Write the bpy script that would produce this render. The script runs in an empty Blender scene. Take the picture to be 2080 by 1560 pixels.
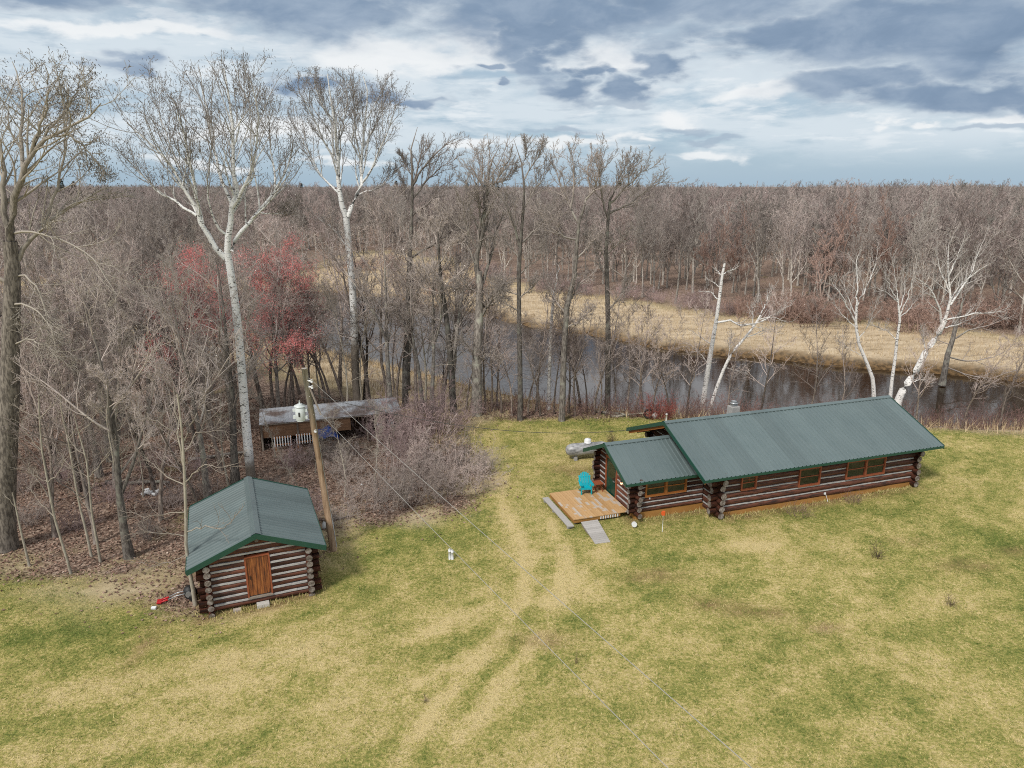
import bpy, math
import numpy as np
from mathutils import Vector, Matrix

RNG = np.random.default_rng(11)
PI = math.pi
scene = bpy.context.scene
COL = scene.collection
nrm = lambda v: v / np.maximum(np.linalg.norm(v, axis=-1, keepdims=True), 1e-9)

# ------------------------------------------------------------------ camera model (survey of the site from the photo)
F, CX, CY, H = 1442., 1040., 780., 15.
PITCH = math.atan((780 - 377) / F)
_R = np.array([1., 0, 0]); _F = np.array([0, math.cos(PITCH), -math.sin(PITCH)]); _U = np.array([0, math.sin(PITCH), math.cos(PITCH)])
CAM = np.array([0, 0, H])
def ray(x, y): return _R * (x - CX) / F + _U * (CY - y) / F + _F
def at(x, y, z=0.):
    d = ray(x, y); return CAM + d * ((z - H) / d[2])
def atY(x, y, Y):
    d = ray(x, y); return CAM + d * (Y / d[1])

# ------------------------------------------------------------------ object helpers
def tag(o, label=None, cat=None, group=None, kind=None):
    if label: o['label'] = label
    if cat: o['category'] = cat
    if group: o['group'] = group
    if kind: o['kind'] = kind
    return o
def empty(name, loc, rz=0., label=None, cat=None, group=None):
    o = bpy.data.objects.new(name, None); COL.objects.link(o)
    o.location = [float(v) for v in loc]; o.rotation_euler = (0, 0, rz); o.empty_display_size = .3
    return tag(o, label, cat, group)
def link(name, me, parent=None, loc=None):
    o = bpy.data.objects.new(name, me); COL.objects.link(o)
    if parent is not None: o.parent = parent
    if loc is not None: o.location = [float(v) for v in loc]
    return o
def copy_tree(root):
    r = root.copy(); COL.objects.link(r)
    for ch in root.children:
        c = ch.copy(); COL.objects.link(c); c.parent = r
        for g in ch.children:
            d = g.copy(); COL.objects.link(d); d.parent = c
    return r

class MB:
    """mesh builder for hard things"""
    def __init__(s): s.v = []; s.f = []; s.m = []; s.sm = []
    def add(s, vs, fs, m=0, smooth=False):
        b = len(s.v); s.v += [tuple(float(c) for c in v) for v in vs]
        for f in fs: s.f.append([b + i for i in f]); s.m.append(m); s.sm.append(smooth)
        return s
    def box(s, x0, y0, z0, x1, y1, z1, m=0, M=None):
        vs = [Vector(p) for p in ((x0,y0,z0),(x1,y0,z0),(x1,y1,z0),(x0,y1,z0),(x0,y0,z1),(x1,y0,z1),(x1,y1,z1),(x0,y1,z1))]
        if M is not None: vs = [M @ p for p in vs]
        return s.add(vs, [(0,3,2,1),(4,5,6,7),(0,1,5,4),(1,2,6,5),(2,3,7,6),(3,0,4,7)], m)
    def beam(s, a, b, w, h, m=0):
        a = Vector(a); b = Vector(b); d = b - a; L = d.length
        q = d.to_track_quat('X', 'Z').to_matrix().to_4x4(); q.translation = a
        return s.box(0, -w/2, -h/2, L, w/2, h/2, m, q)
    def rings(s, C, Rr, sides=10, m=0, caps=True, capm=None, smooth=True):
        C = [Vector(c) for c in C]; n = len(C); vs = []
        for i in range(n):
            d = (C[min(i+1, n-1)] - C[max(i-1, 0)]).normalized()
            ref = Vector((0,0,1)) if abs(d.z) < .9 else Vector((1,0,0))
            A = d.cross(ref).normalized(); B = d.cross(A)
            r = Rr[i] if hasattr(Rr, '__len__') else Rr
            for k in range(sides):
                t = 2*PI*k/sides; vs.append(C[i] + A*(r*math.cos(t)) + B*(r*math.sin(t)))
        fs = [(i*sides+k, i*sides+(k+1)%sides, (i+1)*sides+(k+1)%sides, (i+1)*sides+k) for i in range(n-1) for k in range(sides)]
        s.add(vs, fs, m, smooth)
        if caps:
            b = len(s.v) - len(vs); cm = m if capm is None else capm
            s.f.append([b+k for k in range(sides)][::-1] if False else [b+k for k in range(sides)]); s.m.append(cm); s.sm.append(False)
            s.f.append([b+(n-1)*sides+k for k in range(sides)][::-1]); s.m.append(cm); s.sm.append(False)
        return s
    def cyl(s, a, b, r, r2=None, sides=12, m=0, caps=True, smooth=True):
        return s.rings([a, b], [r, r if r2 is None else r2], sides, m, caps, None, smooth)
    def build(s, name, mats, parent=None, loc=None, bevel=0):
        me = bpy.data.meshes.new(name); me.from_pydata(s.v, [], s.f)
        for m in (mats if isinstance(mats, (list, tuple)) else [mats]): me.materials.append(m)
        me.polygons.foreach_set('material_index', s.m); me.polygons.foreach_set('use_smooth', s.sm); me.update()
        o = link(name, me, parent, loc)
        if bevel:
            b = o.modifiers.new('bevel', 'BEVEL'); b.width = bevel; b.segments = 2; b.limit_method = 'ANGLE'
        return o

class Geo:
    """numpy mesh builder for vegetation (quads and triangles, one float attribute 'rad')"""
    def __init__(s): s.v = []; s.q = []; s.a = []; s.n = 0
    def tubes(s, P, Rd, sides=3):
        N, K, _ = P.shape
        D = np.empty_like(P); D[:, 1:-1] = P[:, 2:] - P[:, :-2]; D[:, 0] = P[:, 1] - P[:, 0]; D[:, -1] = P[:, -1] - P[:, -2]
        D = nrm(D); ref = np.where(np.abs(D[..., 2:3]) < .9, [[[0., 0, 1]]], [[[1., 0, 0]]])
        A = nrm(np.cross(D, ref)); B = np.cross(D, A)
        t = np.arange(sides) * 2*PI/sides
        V = P[:, :, None] + Rd[:, :, None, None] * (np.cos(t)[:, None]*A[:, :, None] + np.sin(t)[:, None]*B[:, :, None])
        i = np.arange(N*K).reshape(N, K)[:, :-1, None]*sides
        k = np.arange(sides); k2 = (k+1) % sides
        Q = np.stack([i+k, i+k2, i+sides+k2, i+sides+k], -1).reshape(-1, 4) + s.n
        s.v.append(V.reshape(-1, 3)); s.q.append(Q); s.a.append(np.repeat(Rd.reshape(-1), sides)); s.n += N*K*sides
    def cards(s, V, a):              # V [N,4,3] small quads, a [N]
        N = len(V); s.v.append(V.reshape(-1, 3)); s.q.append(np.arange(N*4).reshape(N, 4) + s.n); s.a.append(np.repeat(a, 4)); s.n += N*4
    def mesh(s, name, mat, smooth=True):
        return npmesh(name, np.concatenate(s.v), np.concatenate(s.q), mat, {'rad': np.concatenate(s.a)}, smooth)
def npmesh(name, V, Q, mat, attrs=None, smooth=False):
    k = Q.shape[1]; me = bpy.data.meshes.new(name)
    me.vertices.add(len(V)); me.vertices.foreach_set('co', np.ascontiguousarray(V, np.float32).ravel())
    me.loops.add(Q.size); me.loops.foreach_set('vertex_index', np.ascontiguousarray(Q, np.int32).ravel())
    me.polygons.add(len(Q)); me.polygons.foreach_set('loop_start', np.arange(0, Q.size, k, dtype=np.int32))
    me.polygons.foreach_set('loop_total', np.full(len(Q), k, np.int32))
    me.polygons.foreach_set('use_smooth', np.full(len(Q), smooth, bool))
    for n, a in (attrs or {}).items():
        if a.ndim == 1:
            at_ = me.attributes.new(n, 'FLOAT', 'POINT'); at_.data.foreach_set('value', np.ascontiguousarray(a, np.float32))
        else:
            at_ = me.attributes.new(n, 'FLOAT_COLOR', 'POINT'); at_.data.foreach_set('color', np.ascontiguousarray(a, np.float32).ravel())
    me.materials.append(mat); me.update(calc_edges=True)
    return me

# ------------------------------------------------------------------ material helpers
class NT:
    def __init__(s, nt): s.nt = nt
    def node(s, t, **kw):
        n = s.nt.nodes.new(t)
        for k, v in kw.items(): setattr(n, k, v)
        return n
    def con(s, a, b):
        if isinstance(a, (int, float)): b.default_value = a
        elif isinstance(a, (tuple, list)): b.default_value = (*a, 1.) if len(a) == 3 and b.type == 'RGBA' else a
        else: s.nt.links.new(a, b)
    def math(s, op, a, b=0., c=None, clamp=False):
        n = s.node('ShaderNodeMath', operation=op, use_clamp=clamp); s.con(a, n.inputs[0]); s.con(b, n.inputs[1])
        if c is not None: s.con(c, n.inputs[2])
        return n.outputs[0]
    def smooth(s, x, e0, e1):
        n = s.node('ShaderNodeMapRange', interpolation_type='SMOOTHSTEP'); s.con(x, n.inputs[0]); n.inputs[1].default_value = e0; n.inputs[2].default_value = e1
        return n.outputs[0]
    def lin(s, x, a, b, c, d):
        n = s.node('ShaderNodeMapRange'); s.con(x, n.inputs[0])
        for i, v in enumerate((a, b, c, d)): n.inputs[i+1].default_value = v
        return n.outputs[0]
    def obj(s): return s.node('ShaderNodeTexCoord').outputs['Object']
    def pos(s): return s.node('ShaderNodeNewGeometry').outputs['Position']
    def rnd(s): return s.node('ShaderNodeObjectInfo').outputs['Random']
    def scale(s, v, sc, loc=(0,0,0), rot=(0,0,0)):
        n = s.node('ShaderNodeMapping'); s.con(v, n.inputs[0]); n.inputs[1].default_value = loc; n.inputs[2].default_value = rot; n.inputs[3].default_value = sc; return n.outputs[0]
    def noise(s, v, sc, det=4., ro=.55, dist=0., color=False):
        n = s.node('ShaderNodeTexNoise'); s.con(v, n.inputs['Vector']); n.inputs['Scale'].default_value = sc; n.inputs['Detail'].default_value = det
        n.inputs['Roughness'].default_value = ro; n.inputs['Distortion'].default_value = dist; return n.outputs[1 if color else 0]
    def vor(s, v, sc, out='Color', feat='F1', rand=1.):
        n = s.node('ShaderNodeTexVoronoi', feature=feat); s.con(v, n.inputs['Vector']); n.inputs['Scale'].default_value = sc; n.inputs['Randomness'].default_value = rand; return n.outputs[out]
    def ramp(s, f, stops, interp='LINEAR'):
        n = s.node('ShaderNodeValToRGB'); e = n.color_ramp.elements; n.color_ramp.interpolation = interp
        while len(e) < len(stops): e.new(.5)
        for i, (p, c) in enumerate(stops): e[i].position = p; e[i].color = (*c, 1.) if hasattr(c, '__len__') else (c, c, c, 1)
        s.con(f, n.inputs[0]); return n.outputs[0]
    def mix(s, f, a, b, bl='MIX'):
        n = s.node('ShaderNodeMixRGB', blend_type=bl); s.con(f, n.inputs[0]); s.con(a, n.inputs[1]); s.con(b, n.inputs[2]); return n.outputs[0]
    def attr(s, name, out='Fac'): return s.node('ShaderNodeAttribute', attribute_name=name).outputs[out]
    def sep(s, c):
        n = s.node('ShaderNodeSeparateXYZ'); s.con(c, n.inputs[0]); return n.outputs
    def bump(s, h, st=.5, d=.02):
        n = s.node('ShaderNodeBump'); n.inputs['Strength'].default_value = st; n.inputs['Distance'].default_value = d; s.con(h, n.inputs['Height']); return n.outputs[0]
def material(name, fn):
    m = bpy.data.materials.new(name); m.use_nodes = True; nt = m.node_tree; b = nt.nodes['Principled BSDF']; s = NT(nt)
    r = fn(s) or {}
    for k, v in r.items(): s.con(v, b.inputs[k])
    return m
def plain(name, c, rough=.6, var=.25, sc=6., metal=0., spec=.5, bump=0.):
    def fn(s):
        n = s.noise(s.obj(), sc, 5)
        col = s.mix(n, tuple(x*(1-var) for x in c), tuple(min(1, x*(1+var)) for x in c))
        d = {'Base Color': col, 'Roughness': rough, 'Metallic': metal, 'Specular IOR Level': spec}
        if bump: d['Normal'] = s.bump(s.noise(s.obj(), sc*4, 4), .6, bump)
        return d
    return material(name, fn)

def bark(name, thick, thick2, thin, thin2, r0=.02, r1=.09, lich=None, tint=.35, vs=(6,6,1.5)):
    """bark of trunk and limbs -> colour of twigs, by the branch's own thickness; each tree a little different"""
    def fn(s):
        o = s.obj(); n = s.noise(s.scale(o, vs), 2.2, 5, .65)
        c1 = s.mix(s.smooth(n, .38, .62), thick, thick2)
        if lich: c1 = s.mix(s.smooth(s.noise(o, 1.3, 3), .52, .68), c1, lich)
        c2 = s.mix(s.rnd(), thin, thin2)
        c = s.mix(s.smooth(s.attr('rad'), r0, r1), c2, c1)
        k = s.lin(s.math('FRACT', s.math('MULTIPLY', s.rnd(), 7.31)), 0, 1, 1-tint, 1+tint)
        return {'Base Color': s.mix(1., c, s.node_rgb(k), 'MULTIPLY'), 'Roughness': .9, 'Specular IOR Level': .15}
    return material(name, fn)
def _node_rgb(s, k):
    n = s.node('ShaderNodeCombineColor')
    for i in range(3): s.con(k, n.inputs[i])
    return n.outputs[0]
NT.node_rgb = _node_rgb

def white_bark(name, top, low=(.07, .06, .05), zlow=2.5, twig=(.27, .24, .22)):
    """white papery bark with dark horizontal scars, fissured dark foot, tan-grey twigs"""
    def fn(s):
        o = s.obj(); z = s.sep(o)[2]
        sc = s.noise(s.scale(o, (4.5, 4.5, 13)), 1.6, 3, .6)
        sc2 = s.noise(s.scale(o, (2.6, 2.6, 8)), 1.1, 4, .6)
        mark = s.math('MAXIMUM', s.smooth(sc, .595, .635), s.math('MULTIPLY', s.smooth(sc2, .605, .64), .9))
        w = s.mix(s.noise(o, 1.1, 4), tuple(v*.78 for v in top), top)
        c = s.mix(mark, w, (.05, .045, .04))
        foot = s.math('SUBTRACT', 1., s.smooth(s.math('ADD', z, s.math('MULTIPLY', s.noise(o, 1.5, 4), 2.)), zlow+.6, zlow+2.))
        fis = s.mix(s.noise(s.scale(o, (9, 9, 2)), 1.5, 4), low, tuple(v*3.4 for v in low))
        c = s.mix(foot, c, fis)
        c = s.mix(s.smooth(s.attr('rad'), .008, .035), twig, c)
        return {'Base Color': c, 'Roughness': .75, 'Specular IOR Level': .2}
    return material(name, fn)

# ------------------------------------------------------------------ world: broken overcast sky
SUN_EL, SUN_AZ = math.radians(48), math.radians(215)     # azimuth clockwise from +Y (view direction)
def build_world():
    w = bpy.data.worlds.new("World"); scene.world = w; w.use_nodes = True; nt = w.node_tree; s = NT(nt)
    bg = nt.nodes['Background']
    d = s.node('ShaderNodeTexCoord').outputs['Generated']; x, y, z = s.sep(d)
    el = s.math('ARCSINE', z); az = s.math('ARCTAN2', x, y)
    def comb(a, b, c=0.):
        n = s.node('ShaderNodeCombineXYZ'); s.con(a, n.inputs[0]); s.con(b, n.inputs[1]); s.con(c, n.inputs[2]); return n.outputs[0]
    q = comb(az, s.math('MULTIPLY', el, 2.4))
    qs = comb(az, s.math('MULTIPLY', el, 4.6), 3.1)
    nb = s.noise(q, 9., 7, .6, .35); nf = s.noise(q, 26., 6, .62, .3); nst = s.noise(qs, 5.5, 7, .58, .4); nst2 = s.noise(qs, 14., 6, .6, .2)
    warp = s.math('ADD', s.math('MULTIPLY', s.math('SUBTRACT', nb, .5), 1.5), s.math('MULTIPLY', s.math('SUBTRACT', nf, .5), .75))
    wc = s.node('ShaderNodeSeparateColor'); s.con(s.noise(q, 8., 3, .55, .1, True), wc.inputs[0])
    wd = s.node('ShaderNodeSeparateColor'); s.con(s.noise(q, 24., 4, .6, .2, True), wd.inputs[0])
    def off(base, i, a1, a2): return s.math('ADD', base, s.math('ADD', s.math('MULTIPLY', s.math('SUBTRACT', wc.outputs[i], .5), a1), s.math('MULTIPLY', s.math('SUBTRACT', wd.outputs[i], .5), a2)))
    azw, elw = off(az, 0, .22, .05), off(el, 1, .062, .022)
    def pe(px, py):
        v = nrm(ray(px, py)); return math.atan2(v[0], v[1]), math.asin(v[2])
    def union(lst):
        u = None
        for px, py, rx, ry in lst:
            a, e = pe(px, py); ax = pe(px+rx, py)[0]-a; ey = abs(pe(px, py-ry)[1]-e)
            dx = s.math('DIVIDE', s.math('SUBTRACT', azw, a), ax); dy = s.math('DIVIDE', s.math('SUBTRACT', elw, e), ey)
            r = s.math('SUBTRACT', 1., s.math('SQRT', s.math('ADD', s.math('MULTIPLY', dx, dx), s.math('MULTIPLY', dy, dy))))
            u = r if u is None else s.math('MAXIMUM', u, r)
        return u
    sky = s.node('ShaderNodeTexSky', sky_type='NISHITA', sun_disc=False, sun_elevation=SUN_EL, sun_rotation=SUN_AZ)
    nish = s.mix(1., sky.outputs[0], (.085, .085, .085), 'MULTIPLY')
    hor = s.ramp(s.lin(el, -.02, .28, 0, 1), [(0, (.46, .61, .74)), (.08, (.41, .565, .71)), (.3, (.42, .56, .69)), (.7, (.46, .58, .69)), (1, (.5, .58, .66))])
    c = s.mix(.8, nish, hor)
    # pale sheet with streaks
    sheet = s.smooth(s.math('ADD', nst, s.math('MULTIPLY', s.math('SUBTRACT', nf, .5), .2)), .31, .56)
    lowfade = s.smooth(el, .012, .065)
    c = s.mix(s.math('MULTIPLY', s.math('MULTIPLY', sheet, lowfade), .9), c, (.70, .78, .84))
    br = s.smooth(nst2, .52, .68)
    c = s.mix(s.math('MULTIPLY', s.math('MULTIPLY', br, lowfade), .5), c, (.90, .93, .95))
    grey = s.smooth(s.noise(qs, 8., 6, .6, .5), .54, .66)
    c = s.mix(s.math('MULTIPLY', s.math('MULTIPLY', grey, lowfade), .45), c, (.36, .47, .58))
    lit = s.smooth(s.math('ADD', union([(1385,238,105,34),(1412,312,105,20),(1165,290,190,22),(1225,112,150,48),(800,110,380,62),(980,78,130,60),(1990,243,150,18),(1832,262,60,13),(560,270,300,25),(1290,290,60,12),(700,325,150,15),(300,60,330,26),(940,300,60,16),(1520,190,150,25),(430,330,160,20)]), s.math('MULTIPLY', warp, .8)), .15, .75)
    c = s.mix(s.math('MULTIPLY', lit, .85), c, (.90, .92, .93))
    und = s.smooth(s.math('ADD', union([(1385,266,100,14),(1440,285,120,10),(1960,262,170,12),(1140,262,60,14),(1250,205,120,12)]), s.math('MULTIPLY', warp, .7)), .15, .7)
    c = s.mix(s.math('MULTIPLY', und, .6), c, (.36, .45, .56))
    # dark cloud masses
    dk = union([(900,-60,640,110),(620,15,330,70),(1120,20,330,95),(1090,80,140,50),(1420,-30,330,100),(1760,60,360,100),(1960,60,380,130),(1960,185,330,50),(1740,175,190,45),(1090,128,85,34),(1142,178,78,40),(1190,140,60,25),(1285,172,80,34),(1320,165,40,26),(1366,117,70,34),(1246,139,40,12),(240,126,85,20),(620,165,70,24),(775,190,75,26),(840,206,55,16),(985,122,40,14),(1560,60,260,70),(60,-50,300,60),(2060,205,110,30),(1020,176,24,10)])
    halo = s.smooth(s.math('ADD', dk, s.math('MULTIPLY', warp, .45)), -.35, .35)
    c = s.mix(s.math('MULTIPLY', halo, .5), c, (.50, .575, .66))
    dm = s.smooth(s.math('ADD', dk, s.math('MULTIPLY', warp, .58)), .03, .58)
    dc = s.ramp(s.math('ADD', s.math('MULTIPLY', nb, .6), s.math('MULTIPLY', s.noise(q, 5., 4, .5), .45)), [(.36, (.165, .25, .375)), (.5, (.225, .315, .445)), (.62, (.34, .43, .55)), (.72, (.46, .54, .64))])
    c = s.mix(s.math('MULTIPLY', dm, .95), c, dc)
    # the overcast dome overhead, out of the frame
    hi = s.smooth(el, .228, .262)
    over = s.mix(s.smooth(el, .34, .60), (1.05, 1.08, 1.13), s.ramp(s.noise(s.scale(d, (1, 1, 1)), 3.2, 6, .6), [(.35, (.38, .45, .54)), (.55, (.66, .69, .72)), (.7, (1.05, 1.04, 1.03))]))
    c = s.mix(hi, c, over)
    nt.links.new(c, bg.inputs[0]); bg.inputs[1].default_value = 1.0
build_world()
sl = bpy.data.lights.new('sun', 'SUN'); sl.energy = 3.3; sl.angle = math.radians(11); sl.color = (1., .95, .87)
so = bpy.data.objects.new('sun', sl); COL.objects.link(so)
sd = Vector((math.sin(SUN_AZ)*math.cos(SUN_EL), math.cos(SUN_AZ)*math.cos(SUN_EL), math.sin(SUN_EL)))
so.rotation_euler = (-sd).to_track_quat('-Z', 'Y').to_euler(); so.location = sd*60

cd = bpy.data.cameras.new('camera'); co = bpy.data.objects.new('camera', cd); COL.objects.link(co); scene.camera = co
co.location = (0, 0, H); co.rotation_euler = (PI/2 - PITCH, 0, 0)
cd.sensor_width = 36; cd.lens = 36*F/2080; cd.clip_end = 9000; cd.clip_start = .2
scene.view_settings.view_transform = 'Standard'; scene.view_settings.look = 'None'; scene.view_settings.exposure = 0; scene.view_settings.gamma = 1
scene.cycles.max_bounces = 4; scene.cycles.diffuse_bounces = 2; scene.cycles.glossy_bounces = 2; scene.cycles.transmission_bounces = 2
scene.cycles.use_denoising = False; scene.cycles.filter_width = 1.05; scene.cycles.caustics_reflective = False; scene.cycles.caustics_refractive = False

# ------------------------------------------------------------------ ground: lawn, woods floor, river bed, far meadow, forest floor
WZ = -1.3
px_near = [(-700,640),(0,650),(300,645),(500,668),(600,700),(648,711),(708,722),(792,744),(900,768),(948,782),(1008,797),(1080,812),(1150,824),(1300,838),(1500,848),(1900,862),(2080,867),(2700,880),(3300,890)]
px_far = [(3300,840),(2700,808),(2080,776),(1885,757),(1701,745),(1587,731),(1487,724),(1400,713),(1337,708),(1289,698),(1226,683),(1154,674),(1071,661),(1000,645),(960,634),(876,620),(800,605),(700,596),(540,588),(300,585),(0,600),(-700,610)]
RIV = np.array([at(x, y, WZ)[:2] for x, y in px_near + px_far])
n_near = len(px_near)
px_forest = [(3300,720),(2500,712),(2080,690),(1864,662),(1684,655),(1560,650),(1476,642),(1400,630),(1300,616),(1190,603),(1110,594),(1020,570),(960,542),(880,524),(780,516),(690,521),(630,552),(500,570),(300,568),(0,575),(-700,585)]
FOR = np.array([at(x, y, -.6)[:2] for x, y in px_forest])
px_woods = [(-900,1130),(-300,1160),(0,1178),(150,1188),(290,1222),(395,1243),(520,1150),(650,1128),(690,1088),(740,1068),(850,1056),(950,1032),(1003,990),(1000,945),(960,902),(925,872),(985,852),(1100,853),(1240,846),(1340,848),(1500,842),(1800,868),(1890,872),(2080,884),(2700,900),(3400,910)]
WOODS = np.vstack([[[-700., 34.]], np.array([at(x, y)[:2] for x, y in px_woods])])
def seg_dist(X, Y, A, B):
    d = B - A; t = np.clip(((X-A[0])*d[0] + (Y-A[1])*d[1])/(d@d + 1e-9), 0, 1)
    return np.hypot(X-A[0]-t*d[0], Y-A[1]-t*d[1])
def line_dist(X, Y, L): 
    r = np.full(np.shape(X), 1e9)
    for i in range(len(L)-1): r = np.minimum(r, seg_dist(X, Y, L[i], L[i+1]))
    return r
def inside(X, Y, P):
    c = np.zeros(np.shape(X), bool); n = len(P)
    for i in range(n):
        x0, y0 = P[i]; x1, y1 = P[(i+1) % n]
        if y0 == y1: continue
        c ^= ((y0 > Y) != (y1 > Y)) & (X < (x1-x0)*(Y-y0)/(y1-y0) + x0)
    return c
sst = lambda e0, e1, x: (lambda t: t*t*(3-2*t))(np.clip((x-e0)/(e1-e0), 0, 1))
def vnoise(X, Y, seed):
    xi = np.floor(X).astype(np.int64); yi = np.floor(Y).astype(np.int64); fx = X-xi; fy = Y-yi; fx = fx*fx*(3-2*fx); fy = fy*fy*(3-2*fy)
    def h(a, b):
        n = (a*374761393 + b*668265263 + seed*974711) & 0x7fffffff; n = ((n ^ (n >> 13))*1274126177) & 0x7fffffff
        return ((n ^ (n >> 16)) & 0xffff)/65535.
    return (h(xi,yi)*(1-fx)+h(xi+1,yi)*fx)*(1-fy) + (h(xi,yi+1)*(1-fx)+h(xi+1,yi+1)*fx)*fy
def fbm(X, Y, sc, seed, oct=4):
    r = 0; a = .5; t = 0
    for i in range(oct): r = r + a*vnoise(X*sc, Y*sc, seed+i); t += a; a *= .55; sc *= 2.03
    return r/t
woodpoly = np.vstack([WOODS, [[WOODS[-1][0]+300, 3000], [WOODS[0][0]-300, 3000]]])
farpoly = np.vstack([RIV[n_near:], [[-3000, RIV[-1][1]], [-3000, 6000], [3000, 6000], [3000, RIV[n_near][1]]]])
forpoly = np.vstack([FOR, [[-3000, FOR[-1][1]], [-3000, 6000], [3000, 6000], [3000, FOR[0][1]]]])
def zones(X, Y):
    """height and cover weights of the ground at X, Y"""
    w = (fbm(X, Y, .35, 3)-.5)*3.0
    inr = inside(X, Y, RIV); dr = line_dist(X, Y, np.vstack([RIV, RIV[:1]])); sr = np.where(inr, -dr, dr)
    far = inside(X, Y, farpoly)
    dwood = line_dist(X, Y, WOODS); sw = np.where(inside(X, Y, woodpoly), dwood, -dwood)
    dfor = line_dist(X, Y, FOR); sf = np.where(inside(X, Y, forpoly), dfor, -dfor)
    z = np.where(inr, WZ - .9*sst(0, 4, dr), np.where(far, WZ + .75*sst(0, 1.3, dr) + .2*sst(3, 25, dr), WZ + 1.3*sst(0, 5.5, dr)))
    R_ = np.hypot(X, Y); z = z + 7.*sst(700, 1900, R_) + (fbm(X, Y, .004, 9)-.5)*6*sst(650, 1500, R_)
    z = z + (fbm(X, Y, .5, 5)-.5)*.10*sst(0, 3, np.abs(sr))
    meadow_near = (~far) & (~inr)
    litter = np.where(far, sst(-3, 2, sf+w), sst(-.6, .8, sw + w*.45))
    # dry tan grass of the near river bank behind the woods
    tan = np.where(far, 1-litter, litter*sst(13, 8, sr + w*.7)*np.where(X < -3, 1, sst(6.5, 3.5, sr)))
    tan = np.where((~far) & (X < 0), np.maximum(tan, .75*np.exp(-((sw-.6)/1.5)**2)*sst(.42, .62, fbm(X, Y, .5, 87))), tan)
    litter = np.where(far, litter, litter*(1-tan))
    mud = np.where(far, sst(2.0, .4, sr), .8*sst(1.1, .2, sr))
    mud = np.where(inr, 1, mud)
    return z, litter, tan, mud, sr, sw, far, inr
def gauss(X, Y, px, py, rx, ry, rot=0.):
    c = at(px, py); dx = X-c[0]; dy = Y-c[1]; a = math.radians(rot); u = dx*math.cos(a)+dy*math.sin(a); v = -dx*math.sin(a)+dy*math.cos(a)
    return np.exp(-(u/rx)**2 - (v/ry)**2)
TRACKS = [np.array([at(x, y)[:2] for x, y in L]) for L in ([(1010,960),(1030,1050),(1070,1120),(1070,1190),(1040,1250),(985,1320),(900,1420),(800,1570)], [(1120,1060),(1150,1130),(1140,1200),(1110,1270),(1050,1350),(980,1440),(890,1580)], [(1230,1108),(1190,1160),(1120,1225),(1050,1290)], [(1000,1230),(800,1310),(560,1375),(250,1430)], [(1000,1330),(780,1400),(480,1480),(150,1530)], [(620,1215),(420,1290),(200,1350)])]
def lawn_mix(X, Y):
    g = .462 + .36*(fbm(X, Y, .16, 21, 5)-.5) + .62*(fbm(X, Y, .75, 27, 4)-.5) + .5*(fbm(X, Y*1.6+X*.5, 2.4, 33, 3)-.5)
    # mower swaths run gently across the near lawn
    g = g + .07*np.sin((Y*1.0 - X*.33)*2.6 + 3*fbm(X, Y, .1, 77, 2))*sst(28, 20, Y)
    for p in [(880,1085,2.2,.9,10,.5),(830,1060,1.6,.6,10,.4),(1520,1050,3.2,.6,18,.5),(1700,1040,3,.7,18,.35),(140,1290,3.2,1.1,0,.5),(340,1290,2.2,.8,0,.4),(1330,1110,1.4,1.0,0,.3),(1090,1255,.9,.7,0,.45),(1180,1265,.9,.7,0,.35),(1900,1010,3,1.1,15,.3),(2040,1100,2,1.2,10,.4),(1100,862,6,.8,0,.1),(960,1040,1.2,1.6,0,.3),(1560,1320,1.6,.9,0,.25),(200,1480,2,.8,0,.25),(1750,1400,2,.8,0,.2),(940,1330,2,.5,20,.25),(620,1190,1.6,.8,20,.25)]:
        g = g + .45*p[5]*gauss(X, Y, *p[:5])*(.5+fbm(X, Y, .7, 61, 3))
    for p in [(1500,1110,2,.5,10,.45),(1730,1160,1.6,.4,0,.45),(1840,1390,1.5,.5,0,.5),(520,1330,2.4,.5,15,.4),(350,1400,2.6,.5,15,.4),(640,1270,2,.5,20,.35),(1180,1190,2.6,1.3,60,.4),(1930,1230,1.6,.7,0,.3),(150,1400,2.2,.5,5,.3),(1150,920,2,2.2,0,.15),(1560,1110,2,.5,0,.3),(700,1450,2.4,.6,20,.3),(1060,1000,1.2,2.4,0,.3)]:
        g = g - .5*p[5]*gauss(X, Y, *p[:5])*(.5+fbm(X, Y, .8, 67, 3))
    for T in TRACKS: g = g - (.52 if len(T) > 4 else .22)*np.exp(-(line_dist(X, Y, T)/.30)**2)*(.1+1.7*fbm(X, Y, .7, 71, 3))
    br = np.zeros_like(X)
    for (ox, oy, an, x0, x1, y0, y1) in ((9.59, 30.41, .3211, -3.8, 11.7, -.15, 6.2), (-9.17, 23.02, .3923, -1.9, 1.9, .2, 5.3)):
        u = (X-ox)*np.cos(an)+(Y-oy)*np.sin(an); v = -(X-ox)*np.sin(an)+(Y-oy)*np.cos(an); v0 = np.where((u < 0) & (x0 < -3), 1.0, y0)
        d = np.hypot(np.maximum(np.maximum(x0-u, u-x1), 0), np.maximum(np.maximum(v0-v, v-y1), 0)); br = br + 1.1*np.exp(-(d/.42)**2)  # dirt brown band round the walls, painted in to deepen weak contact shade
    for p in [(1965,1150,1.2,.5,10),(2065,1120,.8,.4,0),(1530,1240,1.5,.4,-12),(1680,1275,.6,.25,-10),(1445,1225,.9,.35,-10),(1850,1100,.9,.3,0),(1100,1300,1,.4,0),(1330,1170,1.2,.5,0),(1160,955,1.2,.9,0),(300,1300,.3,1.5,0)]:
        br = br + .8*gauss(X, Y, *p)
    return np.clip(g, 0, 1), np.clip(br*(fbm(X, Y, 2.2, 41, 3)*1.7-.1), 0, 1)

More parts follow.
